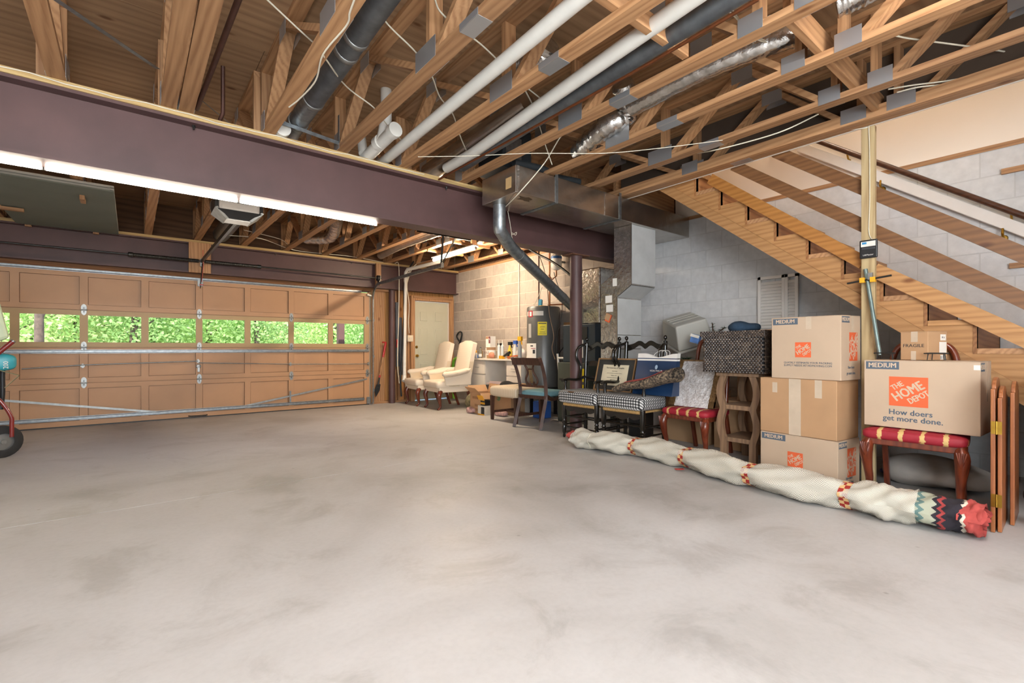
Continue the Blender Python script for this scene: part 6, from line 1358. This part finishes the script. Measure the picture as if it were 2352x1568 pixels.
b = MB(); superq(b, (0, 0, .045), (.07, .13, .045), .8, .8, 18, 10, 0, lambda p: p*(1+.15*math.sin(40*p.y))); c = gf(1150, 955); o = props(build(b, 'snack_bag', plain('red_white_bag', S('b9938c'), .3, 0, .4, 22), smooth=60, world=False), 'crinkled red and white bag on the floor by the beige seat', 'bag'); o.location = (c.x, c.y, zf(c.y))
b = MB(); superq(b, (0, 0, .05), (.06, .09, .05), .8, .8, 18, 10, 0, lambda p: p*(1+.15*math.sin(40*p.y))); c = gf(1090, 950); o = props(build(b, 'snack_bag', plain('red_white_bag', S('b9938c'), .3, 0, .4, 22), smooth=60, world=False), 'small crinkled bag leaning on the tool carton', 'bag'); o.location = (c.x, c.y+.1, zf(c.y))
b = MB(); superq(b, (0, 0, .14), (.14, .2, .14), .8, .7, 20, 12, 0, lambda p: p*(1+.1*math.sin(20*p.y+12*p.z))); o = props(build(b, 'camo_bag', plain('camo', S('7d7558'), .9, 0, .5, 14), smooth=60, world=False), 'mottled olive duffel bag behind the cream armchair', 'bag'); o.location = (4.98, 6.88-.02, zf(6.9)) ; o.location = (4.75, 6.98, zf(7))
props(build(MB().box((4.78, 5.28, .03), (4.98, 5.48, .28)), 'blue_bin', col('2f62b8'), loc=(4.88, 5.38, .03), bevel=.01), 'small blue bin under the lyre back chair', 'bin')
wire('green_hose', [(1043, 915), (1040, 860), (1042, 830), (1050, 822), (1056, 826)], 5.2, .03, col('7fc43a'), 'bright green hose loop beside the cream armchair', 'hose', 10)
wire('black_strap', [(1056, 785), (1049, 772), (1056, 762), (1061, 768), (1055, 790)], 5.45, .018, BLACKP, 'black strap hanging on the grey block wall above the armchair', 'strap', 8)
# ================================================================= FRONT WALL SERVICES
wc_ = root('steel_column', (4.03, 8.90, 0), 'round brown steel column beside the side door', 'column'); build(MB().tube([(4.035, 8.87, .0), (4.035, 8.87, 2.235)], .062, 20), 'shaft', PURPLE, wc_, smooth=60)
R = root('drain_stack', (4.22, 8.69, .5), 'tall white PVC drain stack beside the side door', 'pipe')
build(MB().tube(bez([(4.215, 8.69, .50), (4.225, 8.69, 1.5), (4.24, 8.69, 2.50)], 4)+[Vector((4.24, 8.68, 2.58)), Vector((4.26, 8.64, 2.64)), Vector((4.34, 8.5, 2.66)), Vector((4.42, 7.6, 2.67))], .034, 14), 'pipe', PVC, R, smooth=50)
build(MB().tube([(4.215, 8.69, .54), (4.205, 8.67, .48), (4.18, 8.65, .44)], .04, 14), 'elbow', PVC, R, smooth=50)
for px_, z0, z1, lb in ((913, .72, 2.0, 'long grey foam pipe sleeve hanging on the stud wall'), (921, .55, 1.7, 'short grey foam pipe sleeve hanging on the stud wall')):
    x = gy(px_, 800, 8.88).x; props(build(MB().tube([(x, 8.88, z0), (x-.015, 8.88, z1)], .034, 12), 'foam_sleeve', plain('grey_foam', S('55575b'), .7), smooth=60, loc=(x, 8.88, z0)), lb, 'pipe')
x = gy(912, 785, 8.84).x; props(build(MB().tube([(x, 8.85, 1.10), (x, 8.82, 1.20), (x-.01, 8.84, 1.26)], [.012, .02, .01], 10), 'garden_nozzle', RED_P, smooth=50, loc=(x, 8.85, 1.1)), 'red nozzle hanging on the foam pipe sleeve', 'nozzle')
def wirey(pix, Y, r, mat, label):
    pts = bez([gy(p[0], p[1], Y) for p in pix], 6); return props(build(MB().tube(pts, r, 7), 'service_wire', mat, smooth=60, loc=pts[0]), label, 'cable')
for k, (pix, r, mt, lb) in enumerate((([(917, 620), (916, 700), (914, 780)], .004, CABLE, 'cream wire on the stud nearest the brown column'), ([(907, 604), (916, 612), (916, 720), (913, 830), (917, 880)], .007, CABLE, 'long cream wire down the stud wall'), ([(938, 625), (935, 660), (940, 700), (938, 740), (940, 765)], .007, CABLE, 'cream wire running to the switch box'), ([(944, 610), (934, 650), (932, 690), (928, 760), (932, 850), (932, 890)], .008, WHITEP, 'white wire beside the drain stack'), ([(950, 600), (930, 640), (928, 720), (925, 800), (920, 870), (922, 910)], .016, BLACKP, 'thick black cable beside the drain stack'), ([(1000, 595), (960, 605), (945, 620), (935, 650)], .008, CABLE, 'cream wire curving down from the far trusses'))):
    wirey(pix, 8.69, r, mt, lb)
sx_ = gy(942, 777, 8.87); sw = root('switch_box', (sx_.x, 8.87, sx_.z), 'cream double switch box on the stud beside the side door', 'switch')
build(MB().box((sx_.x-.06, 8.85, sx_.z-.065), (sx_.x+.06, 8.93, sx_.z+.065)), 'box', plain('cream_plastic', S('e0d3b8'), .4), sw, bevel=.005)
for d_ in (-.022, .022): build(MB().obox((sx_.x+d_, 8.845, sx_.z), (.012, .014, .026), (.3, 0, 0)), 'toggle', WHITEP, sw)
a, b_ = gy(886, 786, 8.86), gy(864, 908, 8.86); sv = root('spade', (b_.x, 8.86, 0), 'red handled garden spade leaning on the wall beside the garage door', 'spade')
m1, m2 = a+(b_-a)*.28, a+(b_-a)*.62
build(MB().tube([m1, m2], .016, 10), 'shaft', PINE_Z, sv, smooth=60); build(MB().tube([a+Vector((-.07, 0, -.0)), a, a+(m1-a)*.3, m1], [.016, .022, .024, .02], 10), 'grip', RED_P, sv, smooth=60); build(MB().tube([m2, m2+(b_-m2)*.12], .02, 10), 'collar', RED_P, sv, smooth=60); build(MB().tube([m2+(b_-m2)*.1, m2+(b_-m2)*.5], .018, 10), 'socket', BLACKP, sv, smooth=60)
d_ = (b_-m2).normalized(); q = m2+(b_-m2)*.45; rr2 = Vector((1, 0, 0)); build(MB().prism([(-.03, 0), (.05, -.0), (.055, .12), (.0, .25), (-.05, .12)], q, rr2, d_, (0, .008, 0)), 'blade', BLACKP, sv)
# ================================================================= HAND TRUCK
ht = root('hand_truck', (-1.25, 6.8, zf(6.8)), 'red tubular hand truck with black wheels beside the garage door', 'hand truck')
w1 = gf(14, 1050); z1 = zf(w1.y); rw = .155
def wheel(c, ax):
    tp_ = build(MB().lathe([(.08, -.025), (.135, -.03), (.155, -.018), (.155, .018), (.135, .03), (.08, .025)], c, 26, ax, False, False), 'tire', RUBBER, ht, smooth=40)
    build(MB().lathe([(.02, -.018), (.09, -.008), (.10, -.02), (.10, .02), (.09, .008), (.02, .018)], c, 24, ax, False, False), 'rim', plain('grey_rim', S('8a8a88'), .4, .5), ht, smooth=30); build(MB().lathe([(.022, -.03), (.022, .03)], c, 12, ax), 'hub', STEEL, ht, smooth=40)
wa = gy(5, 1012, w1.y); axw = Vector((.55, -.83, 0)).normalized()
wheel(Vector((wa.x, wa.y, z1+rw)), axw); wheel(Vector((wa.x, wa.y, z1+rw))-axw*.33+Vector((.0, .0, 0)), axw)
build(MB().tube([Vector((wa.x, wa.y, z1+rw)), Vector((wa.x, wa.y, z1+rw))-axw*.33], .012, 8), 'axle', STEEL, ht)
ry = w1.y-.02
for dy in (0, .14):
    build(MB().tube(bez([gy(27, 1003, ry+dy), gy(27, 975, ry+dy), gy(25, 955, ry+dy), gy(0, 920, ry+dy), gy(-60, 860, ry+dy), gy(-70, 700, ry+dy)], 6), .017, 12), 'frame_tube', DARKRED, ht, smooth=60)
build(MB().tube([gy(-60, 870, ry-.02), gy(-10, 815, ry-.02), gy(29, 784, ry-.02)], .022, 12), 'handle', DARKRED, ht, smooth=60); build(MB().tube([gy(28, 785, ry-.02), gy(32, 782, ry-.02)], .021, 12), 'handle_tip', STEEL, ht, smooth=60)
build(MB().tube(bez([gy(2, 940, ry+.2), gy(6, 900, ry+.2), gy(6, 850, ry+.2), gy(14, 812, ry+.2)], 5), .02, 10), 'rear_bar', BLACKP, ht, smooth=60)
bgp = root('seed_bag', gy(-20, 850, ry+.05), 'teal printed bag riding on the red hand truck', 'bag')
c = gy(-12, 832, ry+.06); b = MB(); superq(b, c, (.15, .07, .085), .6, .6, 20, 12); build(b, 'bag', plain('teal_print', S('3aa0ae'), .4, 0, .15, 8), bgp, smooth=60)
textobj('200', .05, gy(14, 838, ry-.03), (0, 0, 1), (-1, 0, 0), WHITEP, bgp, 'lettering', off=.003)
tp2 = root('tarp_bundle', gy(-20, 760, ry+.1), 'pale green tarp bundle on top of the hand truck', 'tarp')
b = MB(); b.add([gy(-80, 640, ry+.05), gy(-10, 660, ry+.05), gy(22, 776, ry+.05), gy(-20, 790, ry+.05), gy(-90, 770, ry+.05), gy(-80, 640, ry+.25), gy(-10, 660, ry+.25), gy(22, 776, ry+.25), gy(-20, 790, ry+.25), gy(-90, 770, ry+.25)], [(0, 4, 3, 2, 1), (5, 6, 7, 8, 9), (0, 1, 6, 5), (1, 2, 7, 6), (2, 3, 8, 7), (3, 4, 9, 8), (4, 0, 5, 9)]); build(b, 'tarp', plain('tarp_green', S('c3cfae'), .5, 0, .12, 4), tp2, bevel=.03)
pa = [gy(0, 850, ry), gy(44, 862, ry), gy(12, 890, ry)]; build(MB().beam(pa[0], pa[1], .06, .004).beam(pa[1], pa[2], .06, .004), 'loose_strap', plain('olive_strap', S('8f8a68'), .7), bgp)
# ================================================================= THINGS AGAINST THE WHITE WALL
sh_ = root('louvered_shutter', (WX-.03, 2.3, .9), 'white louvered shutter standing against the white block wall', 'shutter')
pl_, pr_ = gx(1746, 640, WX-.035), gx(1834, 625, WX-.035); zt = gx(1746, 637, WX-.035).z; y1s, y0s = pl_.y, pr_.y; mid = gx(1806, 640, WX-.035).y; zb_ = .5
for y in (y1s-.01, mid+.012, mid-.02, y0s): build(MB().box((WX-.05, y, zb_), (WX-.015, y+.03 if y != y0s else y+.03, zt)), 'stile', WPAINT, sh_)
build(MB().box((WX-.05, y0s, zt-.03), (WX-.015, y1s+.02, zt)), 'top_rail', WPAINT, sh_); build(MB().box((WX-.05, y0s, zb_), (WX-.015, y1s+.02, zb_+.05)), 'bottom_rail', WPAINT, sh_)
nl = int((zt-.04-zb_-.05)/.034)
me_ = None
for k in range(nl):
    z = zb_+.07+k*.034
    for a, c in ((mid+.04, y1s-.01), (y0s+.03, mid-.02)):
        build(MB().obox((WX-.033, (a+c)/2, z), (.008, c-a, .036), (0, .55, 0)), 'slat', WPAINT, sh_)
props(build(MB().box((5.3, 2.0, zf(2)), (5.46, 2.9, zb_-.001)), 'shutter_crate', CARD, loc=(5.4, 2.4, zf(2))), 'long cardboard box standing behind the side table under the shutter', 'box')
CLEARP = plain('milky_plastic', S('c8c6bc'), .35, 0, .03, 3); CLEARP.node_tree.nodes['Principled BSDF'].inputs['Transmission Weight'].default_value = .25
bt = root('storage_bin', (5.05, 2.95, 1.0), 'milky plastic storage bin tipped upside down against the white wall', 'bin')
cb_ = gx(1575, 758, 5.05); M_ = Matrix.Translation(cb_) @ Euler((math.radians(14), math.radians(-16), math.radians(-42))).to_matrix().to_4x4()
b = MB().add([(-.21, -.28, -.14), (.21, -.28, -.14), (.21, .28, -.14), (-.21, .28, -.14), (-.175, -.24, .14), (.175, -.24, .14), (.175, .24, .14), (-.175, .24, .14)], [(3, 2, 1, 0), (4, 5, 6, 7), (0, 1, 5, 4), (1, 2, 6, 5), (2, 3, 7, 6), (3, 0, 4, 7)]).xf(M_); build(b, 'tub', CLEARP, bt, bevel=.02)
b = MB()
for y in (-.09, 0.02, .1): b.box((-.16, y-.008, .141), (.16, y+.008, .147))
build(b.xf(M_), 'rib', CLEARP, bt); build(MB().box((-.225, -.295, -.165), (.225, .295, -.14)).xf(M_), 'rim', CLEARP, bt, bevel=.006)
# artificial tree pieces under and beside the bin
NEED = plain('needle_green', S('27432a'), .7, 0, .4, 20)
def sprig(pts, name, label, n=160, L_=.05):
    R = root('pine_branch', pts[0], label, 'branch'); P_ = bez(pts, 10); build(MB().tube(P_, .006, 6), 'stem', IRONP, R); b = MB()
    for k in range(n):
        p = P_[rng.integers(2, len(P_))]; d = Vector(rng.normal(size=3)).normalized(); d.z = abs(d.z)*.6+.2*d.z; q = p+d*L_*(.6+.6*rng.random()); s = d.orthogonal().normalized()*.0035; b.add([p-s, p+s, q], [(0, 1, 2)])
    o = build(b, 'needles', NEED, R); o['kind'] = 'stuff'; return R
sprig([gx(1640, 790, 4.95), gx(1638, 765, 4.95), gx(1636, 742, 4.95)], '', 'green pine sprig standing up behind the wicker basket', 150, .045)
sprig([gx(1622, 790, 4.95), gx(1640, 772, 4.95), gx(1664, 752, 4.95)], '', 'leaning green pine sprig beside the storage bin', 150, .05)
for q_, lb in (((1500, 850), 'bushy artificial pine bough behind the navy shopping bag'), ((1535, 845), 'bushy artificial pine bough below the storage bin'), ((1570, 835), 'artificial pine bough between the storage bin and the wrapped frame')):
    c = gx(*q_, 4.92); sprig([c+Vector((.05, .1, -.35)), c+Vector((0, .0, -.1)), c+Vector((-.02, -.05, .06))], '', lb, 700, .11)
R, P, e1, e2 = carton('storage_carton', (4.80, 2.66), 0, .55, .48, .56, zf(2.9), CARD, 'large brown box behind the red striped chair')
R, P, e1, e2 = carton('storage_carton', (4.86, 2.70), 0, .46, .40, .33, zf(2.9)+.57, CARD, 'brown box under the storage bin behind the chairs')
R, P, e1, e2 = carton('storage_carton', (4.72, 1.80), math.radians(3), .78, .40, .50, zf(2), CARD, 'large brown box behind the side table')
R, P, e1, e2 = carton('storage_carton', (4.74, 1.82), math.radians(3), .52, .40, .70, zf(2)+.51, CARD, 'brown box showing behind the wicker basket')
# small things on the wrapped chair and floor
o = root('tissue_box', gx(1598, 778, 4.75), 'blue and white box behind the wrapped frame', 'box'); c = gx(1598, 778, 4.73); build(MB().obox(c, (.06, .09, .09), (.3, 0, .2)), 'box', plain('blue_white_box', S('5a86c8'), .5, 0, .5, 12), o); build(MB().obox(c+Vector((0, 0, .03)), (.064, .094, .03), (.3, 0, .2)), 'white_panel', PAPER, o)
o = props(build(MB().box((4.55, 3.95, zf(4)), (4.75, 4.15, zf(4)+.30)), 'paper_carton', PAPER, loc=(4.65, 4.05, zf(4)), bevel=.004), 'white printed carton on the floor behind the gingham chair', 'box')
b = MB(); superq(b, (4.42, 2.95, .3), (.1, .14, .0), .9, .9)
# dark bag under the black chair and stacked papers under red chair 2
b = MB(); superq(b, (0, 0, .03), (.07, .12, .03), .7, .7, 18, 8); o = props(build(b, 'magazine_bag', plain('red_blue_bag', S('4a4f8a'), .4, 0, .6, 18), smooth=60, world=False), 'blue and red plastic bag on the floor under the red chair', 'bag'); c = gf(2055, 1098); o.location = (c.x+.1, c.y, zf(c.y))
props(build(MB().box((4.56, 3.3, zf(3.4)), (4.74, 3.52, zf(3.4)+.33)), 'black_carton', BLACKP, loc=(4.65, 3.4, zf(3.4)), bevel=.008), 'black carton on the floor behind the gingham chair with the bag', 'box')
